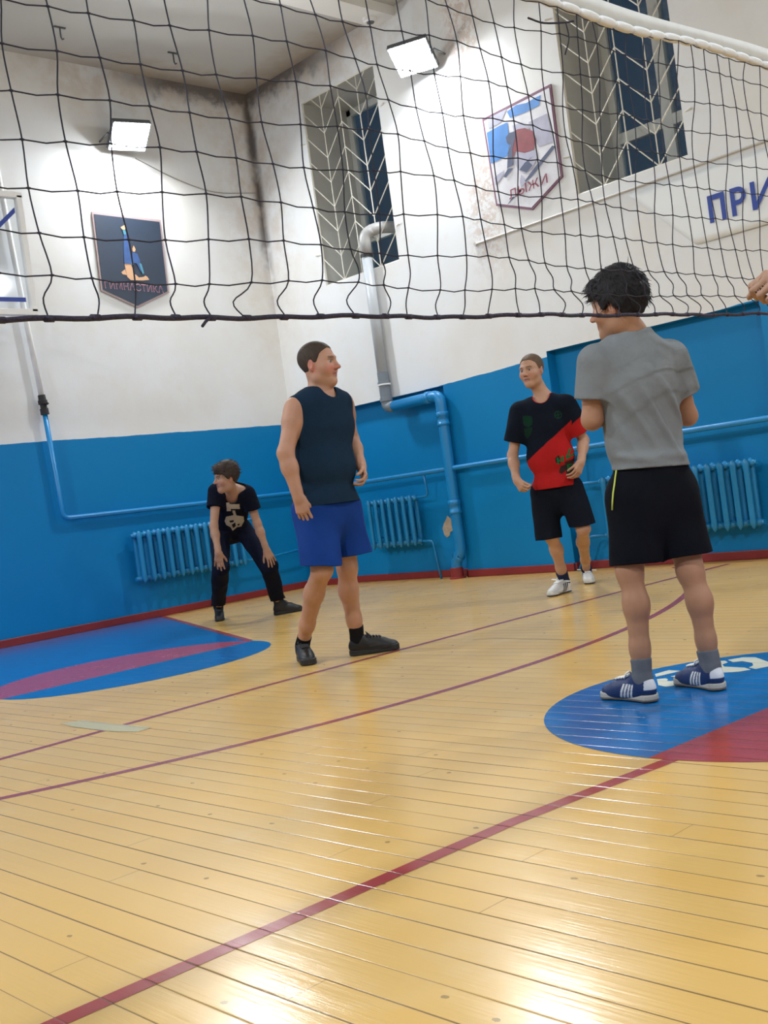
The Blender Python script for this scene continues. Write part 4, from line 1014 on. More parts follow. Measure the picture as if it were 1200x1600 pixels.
# ---- shoes
def shoe(parent, heel, toe, L, upper, sole_col, kind, label=None, lift=0.0, strap=False, name='sneaker', up_tilt=0.0):
    """kind: runner / skate / court / boot; heel and toe are points on the floor"""
    heel = np.array(heel, float); d = np.array(toe, float)-heel; d[2] = 0; d = unit(d); heel[2] = 0.004+lift
    d = unit(d+np.array((0, 0, up_tilt))); sd = unit(np.cross(d, (0,0,1))); uz = np.cross(sd, d); s = L/0.30
    W = lambda x, y, z: heel+s*(d*x+sd*y+uz*z)
    lo = heel-0.16*s-0.02; hi = heel+0.02; ext = np.abs(d)*0.34*s+0.12*s
    f = Field(heel-ext-0.03, heel+ext+(0, 0, 0.26*s), 0.0035)
    A = np.stack([d, sd, uz]); S = np.array
    high = kind == 'boot'
    f.ell(W(.060, 0, .050), A, S((.058, .038, .052))*s, .0); f.ell(W(.150, 0, .040), A, S((.085, .042, .046))*s, .03*s); f.ell(W(.225, .004, .030), A, S((.066, .046, .034))*s, .03*s)
    f.cone(W(.062, 0, .06), W(.064, 0, .155 if high else .098), .040*s, (.049 if high else .041)*s, .02*s, cut=[(W(0, 0, .165 if high else .105), uz)])
    f.cone(W(.09, 0, .074), W(.19, 0, .048), .031*s, .028*s, .03*s)
    if high: f.cone(W(.07, 0, .12), W(.105, 0, .09), .045*s, .036*s, .02*s)
    f.clip(W(0, 0, .012), -uz)
    if not high: f.cone(W(.058, 0, .10), W(.058, 0, .14), .031*s, .034*s, .006*s, carve=True)
    V, F = f.skin(1); q = ((V-heel)@A.T)/s; x, y, z = q[:, 0], q[:, 1], q[:, 2]; ay = np.abs(y)
    C = np.tile(S(upper['col']), (len(V), 1))
    def put(m, c): C[m] = c
    if kind == 'court':
        for c0 in (.098, .122, .146): put((np.abs(x+0.35*(z-.04)-c0) < .0075) & (ay > .022) & (z < .078), upper['stripe'])
        put((x < .022) & (z > .045), upper['heel']); put((ay < .022) & (x > .10) & (x < .20) & (z > .05), upper['tongue']); put((x > .255), upper['toe'])
    elif kind == 'skate':
        for c0 in (.095, .112, .129, .146): put((np.abs(x+0.45*(z-.04)-c0) < .0052) & (ay > .020) & (z < .072), upper['stripe'])
        put((x < .030) & (z > .052), upper['heel'])
    elif kind == 'runner':
        put((z < .03), upper['dark']); put((np.abs(y) > .036) & (np.abs(x-.15) < .03) & (np.abs(z-.045) < .008), upper['dark'])
    elif kind == 'boot': put((z < .035), upper['dark']); put((np.abs(z-.150) < .008), upper['dark'])
    o = sdf_mesh(name, V, F, M_shoe, parent, C, label)
    f2 = Field(heel-ext-0.03, heel+ext+(0, 0, 0.08), 0.0035); q = f2.sub(f2.lo, f2.lo+f2.h*f2.n, 0); sl, P = q; u = ((P-heel)@A.T)/s
    t_ = np.clip((u[..., 0]-.042)/(.248-.042), 0, 1); r_ = .040-.008*np.sin(t_*math.pi)+.007*t_; bow = .006*np.sin(t_*math.pi*0.9)
    dd = np.hypot(u[..., 0]-(.042+t_*(.248-.042)), u[..., 1]-bow)-r_
    thick = .025
    top_ = thick+ (0.005*np.clip((t_-.75)/.25, 0, 1) if kind == 'runner' else 0) + (.004*np.cos(t_*6.28))
    f2.a = np.maximum(dd, np.maximum(-u[..., 2], u[..., 2]-top_)).astype(np.float32)*s
    V2, F2 = f2.skin(1); q2 = ((V2-heel)@A.T)/s
    C2 = np.tile(S(sole_col), (len(V2), 1)); C2[q2[:, 2] < .010] = upper.get('outsole', sole_col)
    sdf_mesh('sole', V2, F2, M_shoe, o, C2)
    def ztop(xx, yy):
        m = (np.abs(x-xx) < .007) & (np.abs(y-yy) < .007); return z[m].max() if m.any() else .06
    mb = MB(); lace = M_lace_w if upper.get('lace', 'k') == 'w' else M_lace_k
    for i, xx in enumerate((.118, .135, .152, .169, .186)):
        w_ = .027-.0012*i
        mb.tube([W(xx+(.006 if abs(k) == 2 else 0), k*w_/2, ztop(xx, k*w_/2)+.0015) for k in (-2, -1, 0, 1, 2)], 0.0042*s, 6)
    z0 = ztop(.120, 0)+.004
    for sg in (-1, 1): mb.tube([W(.120, 0, z0), W(.114, sg*.016, z0+.010), W(.120, sg*.030, z0+.004), W(.128, sg*.030, z0-.012), W(.130, sg*.012, z0-.004)], 0.0036*s, 6)
    mb.build('laces', lace, o, smooth=True)
    if strap:
        mb = MB(); mb.obox(W(.108, .0, .100), (unit(sd+0.15*uz), unit(np.cross(unit(sd+0.15*uz), d)), d), (0.080*s, 0.003, 0.013*s)); mb.build('ankle_strap', M_lace_w, o, bevel=0.002)
    return o

def foot(heel, toe, L, lift=0.0):
    """ankle joint above a shoe standing on heel -> toe"""
    d = np.array(toe, float)-np.array(heel, float); d[2] = 0; d = unit(d); s = L/0.30
    return np.array((heel[0], heel[1], lift))+d*0.060*s+V3(0, 0, .088*s)
# ---- the figure
SK = np.array((0.50, 0.285, 0.185))
class Person:
    """joints: world points. R/L are the person's own right and left."""
    def __init__(s, name_loc, J, label, S=1.0, group='players on the court', girth=1.0, skin=SK):
        s.J = {k: np.array(v, float) for k, v in J.items()}; s.S = S; s.g = girth; s.skin = np.array(skin)
        s.root = empty('person', name_loc, label, 'person', group)
        J = s.J
        s.hipc = (J['hipR']+J['hipL'])/2; s.shc = (J['shR']+J['shL'])/2
        s.up = unit(s.shc-s.hipc); s.hr = unit(J['hipR']-J['hipL']); s.sr = unit(J['shR']-J['shL'])
        s.hf = unit(np.cross(s.up, s.hr)); s.sf = unit(np.cross(s.up, s.sr))
        s.hA = np.stack([unit(np.cross(s.hf, s.up)), s.hf, s.up]); s.sA = np.stack([unit(np.cross(s.sf, s.up)), s.sf, s.up])
    def torso(s, f, off=0.0, loose=0.0):
        S, g = s.S, s.g; J = s.J; E = lambda r: np.array(r)*S*np.array((g, g, 1))+off
        h, c, up = s.hipc, s.shc, s.up; T = np.linalg.norm(c-h)
        f.ell(h+up*0.035*S, s.hA, E((.162, .108, .120)), .03)
        mid = h+up*T*0.42; mA = (s.hA+s.sA)/2; mA = np.stack([unit(v) for v in mA])
        f.ell(mid+s.hf*.01*S*g, mA, E((.145+loose, .100+loose*.8, .17)), .05)
        f.ell(h+up*T*0.76, s.sA, E((.163, .112, .185)), .06)
        f.ell(h+up*T*0.20-s.hf*0.035*S, s.hA, E((.135, .085, .11)), .04)
        f.ell(c-up*.085*S, s.sA, E((.172, .098, .135)), .07)
        for sg, k in ((1, 'shR'), (-1, 'shL')):
            f.cone(c+up*.015*S, J[k]-s.sr*sg*0.02*S, .072*S+off, .058*S*g**.5+off, .05)
            f.cone(J['neck'], c+s.sr*sg*0.09*S+up*.035*S, .052*S+off*.6, .050*S+off, .04)
        return s
    def arm(s, f, k, off=0.0, upto=None):
        S, g = s.S, s.g**0.6; sh, el, wr_ = s.J['sh'+k], s.J['el'+k], s.J['wr'+k]
        f.cone(sh, sh+(el-sh)*.3, .058*S*g, .055*S*g, .04); f.cone(sh+(el-sh)*.1, el, .054*S*g, .039*S*g, .03)
        f.cone(el, el+(wr_-el)*.35, .041*S*g, .043*S*g, .025); f.cone(el+(wr_-el)*.3, wr_, .042*S*g, .0265*S*g, .02)
        return s
    def leg(s, f, k):
        S, g = s.S, s.g**0.7; hp_, kn, an = s.J['hip'+k], s.J['kn'+k], s.J['an'+k]; fw_ = s.J.get('knf'+k, s.hf); sh = unit(an-kn)
        fw_ = unit(fw_-sh*(fw_@sh))
        f.cone(hp_, hp_+(kn-hp_)*.5, .090*S*g, .074*S*g, .05); f.cone(hp_+(kn-hp_)*.45, kn, .075*S*g, .052*S*g, .03)
        f.ell(kn+fw_*.014*S, np.stack([unit(np.cross(fw_, sh)), fw_, sh]), np.array((.042, .032, .052))*S*g, .03)
        f.cone(kn, kn+(an-kn)*.33-fw_*.014*S, .0475*S*g, .0505*S*g, .03); f.cone(kn+(an-kn)*.30-fw_*.012*S, kn+(an-kn)*.72-fw_*.004*S, .0495*S*g, .038*S*g, .03); f.cone(kn+(an-kn)*.7-fw_*.004*S, an, .038*S*g, .034*S*g, .03)
        f.cone(an, an-(0,0,.02), .034*S*g, .034*S*g, .01)
        return s
    def bounds(s, pad=0.2):
        P = np.array([v for k, v in s.J.items() if not k.startswith('knf') and k not in ('fwd', 'hup')]); return P.min(0)-pad, P.max(0)+pad
    def body(s, head, full=0.0, hands=(), h=0.0042, brow=(.10,.06,.04), iris=(.03,.02,.015), lip=(.34,.13,.11), cheek=(.46,.20,.14), paint=None):
        lo, hi = s.bounds(0.20); lo = np.minimum(lo, head.c-.2); hi = np.maximum(hi, head.c+.2); lo[2] = 0.0; f = Field(lo, hi, h); J, S = s.J, s.S; s.H = head
        s.torso(f, -0.004)
        for k in 'RL': s.arm(f, k); s.leg(f, k)
        f.cone(J['neck']-s.up*.01, head.p(0, -.018, -.055), .056*S*s.g**.4, .051*S*s.g**.4, .03); f.cone(J['neck'], head.p(0, .0, -.075), .05*S, .045*S, .02)
        head.build(f, full)
        for k, kw in hands:
            wr_ = J['wr'+k]; hand(f, wr_, s=S, **kw); f.cone(wr_+(J['el'+k]-wr_)*.15, wr_+unit(kw['d'])*.015, .027*S, .025*S, .02)
        V, F = f.skin(1)
        C = np.tile(s.skin, (len(V), 1))*(1+0.10*noise3(V, 14, 3))[:, None]
        for k in 'RL':
            for nm, col, w in (('el', (.41,.19,.125), .05), ('kn', (.39,.19,.12), .07)):
                d = np.linalg.norm(V-J[nm+k], axis=1); m = np.clip(1-d/w, 0, 1)*0.5; C = C*(1-m[:, None])+np.array(col)*m[:, None]
        head.paint(V, C, s.skin, brow, iris, lip, cheek)
        if paint: paint(V, C)
        return sdf_mesh('body', V, F, M_skin, s.root, np.clip(C, 0, 1))
    def sleeve(s, f, k, ln, r0, r1, off):
        sh, el = s.J['sh'+k], s.J['el'+k]; d = unit(el-sh); e = sh+d*ln
        f.cone(sh-d*.0, e+d*.06, r0*s.S+off, r1*s.S+off, .035, cut=[(e, d)])
    def neck_dist(s, P, neck_r, neck_drop):
        S = s.S; nk = s.J['neck']; up = unit(unit(s.H.p(0, -.018, -.055)-nk)+3*s.up)
        def cd(a, b, ra, rb): ab = b-a; t = np.clip(((P-a)@ab)/(ab@ab), 0, 1); return np.linalg.norm(P-a-t[:, None]*ab, axis=1)-(ra+(rb-ra)*t)
        return np.minimum(cd(nk-s.up*.01+s.sf*.004, nk+up*.12, neck_r*S, (neck_r+.03)*S), cd(nk-s.up*neck_drop*S+s.sf*.06*S, nk+s.sf*.09*S+s.up*.06, .045*S, .07*S))
    def shirt(s, name, hem, col, mat=None, off=0.013, loose=0.012, sleeve=None, neck_r=.066, armhole=False, wr=(0.0028, 30), seed=5, flare=0.0, label=None, h=0.0042, paint=None, neck_drop=0.03, extra=None, hem_n=None, thick=0.009, collar_tilt=0.0):
        """hem: point on the hem plane"""
        lo, hi = s.bounds(0.16); sh_lo = min(s.shc[2], s.hipc[2])-0.35; lo[2] = max(lo[2], hem[2]-0.10); hi[2] = s.J['neck'][2]+0.14
        f = Field(lo, hi, h); S = s.S
        s.torso(f, off, loose)
        dn = -s.up; hb = s.hipc+dn*0.06*S
        f.ell(s.hipc-s.up*.01, s.hA, np.array((.170*s.g+flare, .120*s.g+flare, .19))*S+off, .05)
        if sleeve:
            for k in 'RL': s.sleeve(f, k, sleeve[0]*S, sleeve[1], sleeve[2], off*.5)
        if extra: extra(f)
        if wr[0]: f.wrinkle(wr[0], wr[1], seed, (1, 1, .45))
        f.shell(thick)
        f.clip(hem, dn if hem_n is None else hem_n)
        nk = s.J['neck']; up = unit(unit(s.H.p(0, -.018, -.055)-nk)+3*s.up)
        f.cone(nk+up*.0-s.up*.01+s.sf*.004, nk+up*.15, neck_r*S, (neck_r+.04)*S, .006, carve=True); f.cone(nk-s.up*neck_drop*S+s.sf*.06*S, nk+s.sf*.09*S+s.up*.06, .045*S, .07*S, .02, carve=True)
        f.clip(nk+s.up*.024*S, unit(s.up+collar_tilt*s.sr), .008)
        if armhole:
            for sg, k in ((1, 'R'), (-1, 'L')):
                o_ = s.J['sh'+k]+s.sr*sg*(armhole)*S; f.clip(o_, unit(s.sr*sg+s.up*0.10), 0.004)
        V, F = f.skin(1); C = np.tile(np.array(col), (len(V), 1))*(1+0.08*noise3(V, 25, seed))[:, None]
        if paint: paint(V, C)
        return sdf_mesh(name, V, F, mat or M_cloth, s.root, np.clip(C, 0, 1), label)
    def shorts(s, name, waist, legs, col, mat=None, off=0.012, r0=.100, r1=.118, wr=(0.003, 28), seed=8, label=None, h=0.0042, paint=None, shell=0.009, k0=.05):
        """waist: point; legs: {k: fraction of the way hip..ankle chain as a point+normal}"""
        J, S = s.J, s.S; pts = [J['hipR'], J['hipL'], waist]+[v[0] for v in legs.values()]+[p for v in legs.values() for p in v[2:]]
        lo = np.min(pts, 0)-0.20; hi = np.max(pts, 0)+0.20; f = Field(lo, hi, h)
        f.ell(s.hipc+s.up*.02*S, s.hA, np.array((.166*s.g, .112*s.g, .19))*S+off, .02); f.ell(s.hipc-s.hf*.022*S-s.up*.02*S, s.hA, np.array((.150*s.g, .095*s.g, .13))*S+off, .04)
        s.torso(f, off*0.55)
        g = s.g**.7
        for k, v in legs.items():
            end, nrm = v[0], v[1]; chain = [J['hip'+k]]+list(v[2:])+[end]; n_ = len(chain)-1; rr = [lerp(r0, r1, i/n_)*S*g+off for i in range(n_+1)]
            for i in range(n_):
                a, b_ = chain[i], chain[i+1]; last = i == n_-1
                f.cone(a, b_+(unit(b_-a)*.08 if last else 0), rr[i], rr[i+1], k0 if i == 0 else .02, cut=[(end, unit(nrm))] if last else None)
        if wr[0]: f.wrinkle(wr[0], wr[1], seed, (1, 1, .4))
        f.clip(waist, s.up); 
        if shell: f.shell(shell)
        V, F = f.skin(1); C = np.tile(np.array(col), (len(V), 1))*(1+0.10*noise3(V, 22, seed))[:, None]
        if paint: paint(V, C)
        return sdf_mesh(name, V, F, mat or M_cloth, s.root, np.clip(C, 0, 1), label)
    def sock(s, k, top, col, r=.040, label=None):
        J, S = s.J, s.S; an, kn = J['an'+k], J['kn'+k]; d = unit(kn-an); t_ = an+d*top
        f = Field(np.minimum(an, t_)-0.10, np.maximum(an, t_)+0.08, 0.0035); f.cone(an-(0,0,.045), an+d*.01, .036*S, r*S, .01); f.cone(an, t_+d*.04, r*S, (r+.004)*S, .01, cut=[(t_, d)])
        f.wrinkle(0.0015, 70, 4, (.3, .3, 1))
        V, F = f.skin(1); return sdf_mesh('sock', V, F, M_cloth, s.root, np.tile(np.array(col), (len(V), 1)), label)

def pix(P):
    d = P-CAM; z = d@FW; return np.stack([600+FPX*(d@RT)/z, 800-FPX*(d@UP)/z], 1)
def inside(q, poly):
    x, y = q[:, 0], q[:, 1]; r = np.zeros(len(q), bool); n = len(poly)
    for i in range(n):
        (x0, y0), (x1, y1) = poly[i], poly[(i+1) % n]
        c = ((y0 > y) != (y1 > y)) & (x < (x1-x0)*(y-y0)/((y1-y0) or 1e-9)+x0); r ^= c
    return r
DN = V3(0, 0, -1)
SHORT = [(-.12,-.066),(-.06,-.058),(-.025,-.036),(.012,-.012),(.030,.010),(.044,.048),(.070,.074),(.11,.080)]

# ---------------------------------------------------------------- man in the navy tank top
J = dict(neck=at(501,611,6.57), shR=at(463,638,6.43), shL=at(534,630,6.70), elR=at(446,708,6.36), wrR=at(466,776,6.36), elL=at(549,688,6.80), wrL=at(564,728,6.66),
         hipR=at(490,800,6.49), hipL=at(531,795,6.65), knR=at(503,890,6.44), anR=foot(on_floor(473,1031), on_floor(502,1053), .315), knL=at(542,886,6.67), anL=foot(on_floor(546,1026), on_floor(616,1015), .315))
J['knfR'] = unit(RT*.6-FW*.8); J['knfL'] = unit(RT*.85-FW*.5)
P1 = Person(on_floor(530, 1036), J, 'man in navy sleeveless top and royal blue shorts standing in profile', S=1.06, girth=1.12, skin=(.44,.235,.155))
H1 = Head(at(497,569,6.56), RT*.93-FW*.38, V3(0,0,1)+RT*.02, .262)
P1.body(H1, full=1.0, hands=[('R', dict(d=at(478,815,6.36)-at(466,776,6.36), n=-FW*.9-RT*.35, thumb=RT, curl=(14,20,14), spread=4, tout=22)),
                             ('L', dict(d=at(571,752,6.60)-at(564,728,6.66), n=RT*.8+FW*.2, thumb=-FW+RT*.2, curl=(32,42,28), spread=3, tout=30))],
        brow=(.13,.07,.04), cheek=(.52,.15,.12), lip=(.38,.13,.11))
V, F, C = hair_part(H1, P1.root, .0045, SHORT, (.045,.030,.022), seed=3); sdf_mesh('hair', V, F, M_hair, P1.root, C)
P1.shirt('tank_top', at(505,789,6.57), (.010,.026,.052), loose=.018, off=.014, neck_r=.070, armhole=.030, wr=(.0030,26), seed=11, flare=.014, neck_drop=.002, hem_n=DN+RT*.0)
P1.shorts('shorts', at(508,782,6.57), {'R': (at(503,883,6.44), unit(DN*.97-RT*.12)), 'L': (at(551,867,6.67), unit(DN+RT*.02))}, (.003,.036,.215), M_shine, off=.012, r0=.098, r1=.092, seed=12)
for k in 'RL': P1.sock(k, .090, (.010,.010,.012), r=.040)
RUN = dict(col=(.009,.009,.010), dark=(.020,.020,.022), outsole=(.02,.02,.02), lace='k')
shoe(P1.root, on_floor(473,1031), on_floor(502,1053), .315, RUN, (.015,.015,.016), 'runner')
shoe(P1.root, on_floor(546,1026), on_floor(616,1015), .315, RUN, (.015,.015,.016), 'runner')

# ---------------------------------------------------------------- young man in the red and black shirt
J = dict(neck=at(850,621,8.53), shR=at(813,644,8.60), shL=at(884,634,8.45), elR=at(801,712,8.62), wrR=at(807,750,8.50), elL=at(912,688,8.50), wrL=at(908,722,8.34),
         hipR=at(850,772,8.57), hipL=at(890,764,8.47), knR=at(862,838,8.48), anR=foot(on_floor(890,924), on_floor(853,935), .295), knL=at(911,826,8.36), anL=foot(on_floor(918,908), on_floor(937,929), .295))
J['knfR'] = unit(-FW*.8-RT*.6); J['knfL'] = unit(-FW*.95+RT*.2)
P2 = Person(on_floor(893, 928), J, 'young man in red and black t-shirt and black shorts by the window wall', S=1.0, girth=0.93, skin=(.44,.25,.165))
H2 = Head(at(831,579,8.50), -RT*.62-FW*.78+V3(0,0,.06), V3(0,0,1)-RT*.02, .248)
P2.body(H2, full=0.2, hands=[('R', dict(d=at(821,772,8.42)-at(807,750,8.50), n=-RT*.9-FW*.3, thumb=-FW+RT*.3, curl=(48,60,40), spread=2, tout=20)),
                             ('L', dict(d=at(899,748,8.28)-at(908,722,8.34), n=-FW*.7+RT*.6, thumb=-RT, curl=(26,34,22), spread=3, tout=24))],
        brow=(.16,.09,.05), cheek=(.47,.21,.15))
V, F, C = hair_part(H2, P2.root, .0045, SHORT, (.11,.070,.042), seed=4); sdf_mesh('hair', V, F, M_hair, P2.root, C)
NAVY, RED2, GRN = (.006,.009,.017), (.36,.014,.014), (.012,.13,.045)
def paint2(V, C):
    q = pix(V); front = ((V-P2.shc)@P2.sf > -0.02)
    wob = noise3(V, 40, 3)*1.2
    red = (q[:, 1] > 718+(q[:, 0]-826)*(-0.92)+wob+8*(q[:, 0] > 893)) & ((q[:, 0] > 824))
    C[red] = np.array(RED2)*(1+.1*noise3(V[red], 30, 2))[:, None]
    C[P2.neck_dist(V, .068, .03) < .013] = (.42, .018, .022)
    G = lambda poly, c: C.__setitem__(inside(q, poly) & front, c)
    G([(817,650),(831,650),(832,663),(826,668),(818,664)], (.006,.032,.018)); G([(819,670),(832,668),(830,678),(824,686),(820,680)], (.006,.026,.016))
    r = np.hypot(q[:, 0]-872, q[:, 1]-648); C[(r < 6.2) & (r > 4.6) & front] = (.007,.036,.020); C[(r < 4.6) & ((np.abs(q[:, 0]-872) < .9) | (np.abs(q[:, 1]-648+.3*(q[:, 0]-872)) < .9)) & front] = (.007,.036,.020)
    G([(867,716),(873,711),(877,720),(874,726),(868,722)], (.02,.018,.015)); G([(869.5,716),(872,715),(874,725),(871.5,726)], GRN); G([(873,719),(880,715),(881,718),(874,722)], GRN); G([(877,713),(880,712),(881,722),(878,722)], GRN)
    G([(884,714),(890,700),(893,701),(888,713),(897,707),(898,710),(885,718)], GRN); G([(882,722),(897,716),(900,720),(884,727)], (.05,.02,.015))
    G([(876,728),(896,722),(897,741),(886,743),(884,735),(878,741),(873,738)], (.035,.02,.018)); G([(886,726),(896,723),(896,726),(890,728),(891,737),(887,738)], GRN)
P2.shirt('t_shirt', at(865,762,8.53), NAVY, off=.016, loose=.034, sleeve=(.235,.074,.086), neck_r=.068, wr=(.0034,24), seed=21, flare=.024, paint=paint2, hem_n=unit(DN+RT*.02))
P2.shorts('shorts', at(870,752,8.53), {'R': (at(857,842,8.50), unit(DN+RT*.05)), 'L': (at(911,821,8.38), unit(DN+RT*.03))}, (.006,.008,.014), off=.014, r0=.096, r1=.088, seed=22)
P2.sock('R', .095, (.018,.024,.060), r=.042); P2.sock('L', .095, (.018,.024,.060), r=.042)
CRT = dict(col=(.60,.60,.59), stripe=(.02,.022,.035), heel=(.10,.10,.11), tongue=(.55,.55,.54), toe=(.60,.60,.58), outsole=(.06,.05,.05), lace='w')
shoe(P2.root, on_floor(890,924), on_floor(853,935), .295, CRT, (.55,.54,.50), 'court', strap=True)
shoe(P2.root, on_floor(918,908), on_floor(937,929), .295, CRT, (.55,.54,.50), 'court', strap=True)

# ---------------------------------------------------------------- boy bending with hands on his knees
J = dict(neck=at(363,768,9.60), shR=at(338,768,9.66), shL=at(387,772,9.68), elR=at(334,822,9.56), wrR=at(341,862,9.46), elL=at(402,818,9.72), wrL=at(416,858,9.72),
         hipR=at(344,828,10.03), hipL=at(380,828,10.07), knR=at(345,886,9.70), anR=foot(on_floor(344,967), on_floor(345.5,985), .285)+V3(0,0,.03), knL=at(421,886,9.86), anL=foot(on_floor(428,962), on_floor(467,955), .285)+V3(0,0,.03))
J['knfR'] = unit(-FW); J['knfL'] = unit(-FW*.7+RT*.7)
P3 = Person(on_floor(385, 972), J, 'boy in black t-shirt and trousers bending with hands on his knees', S=0.93, girth=0.86, skin=(.39,.22,.145))
H3 = Head(at(354,746,9.45), -RT*.86-FW*.50+V3(0,0,-.06), V3(0,0,1)-FW*.10, .232)
hR = at(343,898,9.50); hL = at(430,886,9.70)
P3.body(H3, hands=[('R', dict(d=hR-at(341,862,9.46), n=-FW*.95+V3(0,0,.2), thumb=RT, curl=(4,6,4), spread=8, tout=38, tcurl=8)),
                   ('L', dict(d=hL-at(416,858,9.72), n=-FW*.9+RT*.3+V3(0,0,.2), thumb=-RT, curl=(16,14,8), spread=7, tout=38, tcurl=8))], brow=(.06,.035,.025))
MOP = [(-.12,-.055),(-.06,-.050),(-.03,-.036),(.010,-.022),(.034,.004),(.052,.032),(.080,.044),(.13,.046)]
V, F, C = hair_part(H3, P3.root, .016, MOP, (.040,.026,.020), wr_=.0035, seed=7, top=.012, lift=.004)
V, F, C = strands(H3, V, F, C, 300, .026, .0018, lambda q: np.array((0.1, 0.55 if q[1] > -.03 else -.3, -.35)), 5, lo=0.01); sdf_mesh('hair', V, F, M_hair, P3.root, C)
BLK = (.006,.008,.018); CRM = (.42,.38,.31)
def paint3(V, C):
    q = pix(V); front = ((V-P3.shc)@P3.sf > -0.03)
    g = lambda poly, c=CRM: C.__setitem__(inside(q, [(300+x/5.333, 700+y/5.333) for x, y in poly]) & front, c)
    g([(285,455),(310,455),(325,525),(290,528)]); g([(310,468),(395,468),(400,508),(320,508)]); g([(335,520),(355,520),(375,570),(350,575)])
    g([(285,572),(345,560),(430,570),(435,610),(410,655),(375,660),(340,690),(320,660),(285,640),(272,610)])
    g([(310,605),(350,600),(345,618),(318,622)], BLK); g([(330,640),(360,620),(365,650),(345,668)], BLK); g([(378,636),(395,628),(398,640),(382,650)], BLK)
P3.shirt('t_shirt', P3.hipc+P3.up*.02, BLK, off=.013, loose=.012, sleeve=(.155,.064,.074), neck_r=.066, wr=(.003,28), seed=31, paint=paint3)
P3.shorts('trousers', P3.hipc+P3.up*.10, {'R': (J['anR']+V3(0,0,.02), DN, J['knR']+V3(0,0,0)), 'L': (J['anL']+V3(0,0,.02), unit(DN+RT*.1), J['knL'])}, (.006,.008,.020), off=.010, r0=.092, r1=.066, seed=32, wr=(.0035,32), k0=.06)
BOOT = dict(col=(.009,.009,.011), dark=(.016,.016,.018), outsole=(.012,.012,.012), lace='k')
shoe(P3.root, on_floor(344,967), on_floor(345.5,985), .285, BOOT, (.016,.016,.018), 'boot', name='boot')
shoe(P3.root, on_floor(428,962), on_floor(467,955), .285, BOOT, (.016,.016,.018), 'boot', name='boot')

# ---------------------------------------------------------------- man in grey seen from behind
J = dict(neck=at(986,520,4.41), shR=at(1048,560,4.48), shL=at(928,566,4.35), elR=at(1074,650,4.56), wrR=at(1030,640,4.74), elL=at(925,656,4.38), wrL=at(952,640,4.60),
         hipR=at(1050,775,4.46), hipL=at(990,782,4.40), knR=at(1079,892,4.42), anR=foot(on_floor(1131,1080), on_floor(1079,1072), .285), knL=at(984,892,4.38), anL=foot(on_floor(1027,1098), on_floor(950,1091), .285))
J['knfR'] = unit(FW*.8-RT*.6); J['knfL'] = unit(FW*.8-RT*.6)
P4 = Person(on_floor(1045, 1085), J, 'man in grey t-shirt and black shorts seen from behind on the centre circle', S=0.94, girth=1.0, skin=(.36,.19,.115))
H4 = Head(at(966,477,4.38), -RT*.80+FW*.60+V3(0,0,-.10), V3(0,0,1)-RT*.05, .238)
P4.body(H4, hands=[('L', dict(d=RT*.6+FW*.5+V3(0,0,.3), n=-RT*.2-FW*.6+V3(0,0,.4), thumb=V3(0,0,1), curl=(30,40,25), spread=3, tout=30)),
                   ('R', dict(d=-RT*.7+FW*.4+V3(0,0,.3), n=RT*.2+FW*.6, thumb=V3(0,0,1), curl=(30,40,25), spread=3, tout=30))], brow=(.05,.03,.02))
NAPE = [(-.13,-.040),(-.09,-.046),(-.05,-.046),(-.02,-.034),(.008,-.018),(.030,-.012),(.046,.026),(.070,.040),(.14,.034)]
V, F, C = hair_part(H4, P4.root, .022, NAPE, (.010,.009,.011), wr_=.0035, seed=9, top=.012, lift=.006)
V, F, C = strands(H4, V, F, C, 500, .020, .0017, lambda q: np.array((0.1, 0.8 if q[1] > .0 else -.35, -.55 if q[1] > 0.03 else -.9)), 6, lo=-.02)
V, F, C = strands(H4, V, F, C, 4, .028, .0016, lambda q: np.array((0.3, -.3, .9)), 16, lo=.125); sdf_mesh('hair', V, F, M_hair, P4.root, C)
def folds4(f):
    # drag folds from between the shoulder blades down to the right hip, and slack over the hem
    for a, b_, r in ((at(985,590,4.30), at(1070,712,4.32), .020), (at(965,610,4.28), at(1040,705,4.28), .016), (at(1000,570,4.31), at(1074,660,4.40), .016), (at(960,640,4.28), at(1000,712,4.28), .012), (at(1010,530,4.37), at(1050,545,4.42), .009), (at(955,712,4.32), at(1035,722,4.31), .012), (at(1000,715,4.30), at(1078,708,4.40), .011)):
        q = f.sub(np.minimum(a, b_), np.maximum(a, b_), .12)
        if q is None: continue
        sl, P = q; ab = b_-a; t = np.clip(((P-a)@ab)/(ab@ab), 0, 1); v = P-a-t[..., None]*ab; fw_ = P4.sf
        v = v-(v@fw_)[..., None]*fw_*0.75; d2 = (v**2).sum(-1); f.a[sl] -= (r*np.exp(-d2/(2*.012**2))*np.sin(np.pi*np.clip(t, .04, .96))**.5).astype(np.float32)
GRY = (.190,.208,.222)
P4.shirt('t_shirt', at(1018,731,4.42), GRY, off=.013, loose=.016, sleeve=(.155,.064,.076), neck_r=.072, wr=(.0030,26), seed=41, flare=.010, h=.0042, extra=folds4, thick=.016, collar_tilt=.16, hem_n=unit(DN-RT*.06))
P4.shorts('shorts', at(1018,700,4.42), {'L': (at(992,880,4.39), unit(DN)), 'R': (at(1073,866,4.43), unit(DN+RT*.05))}, (.005,.006,.010), off=.009, r0=.100, r1=.092, seed=42, wr=(.0035,24))
mb = MB(); pts = [at(963,735,4.23), at(960,752,4.215), at(957,775,4.21), at(956,797,4.21)]
SHO = None
for o in P4.root.children:
    if o.name.startswith('shorts'): SHO = o
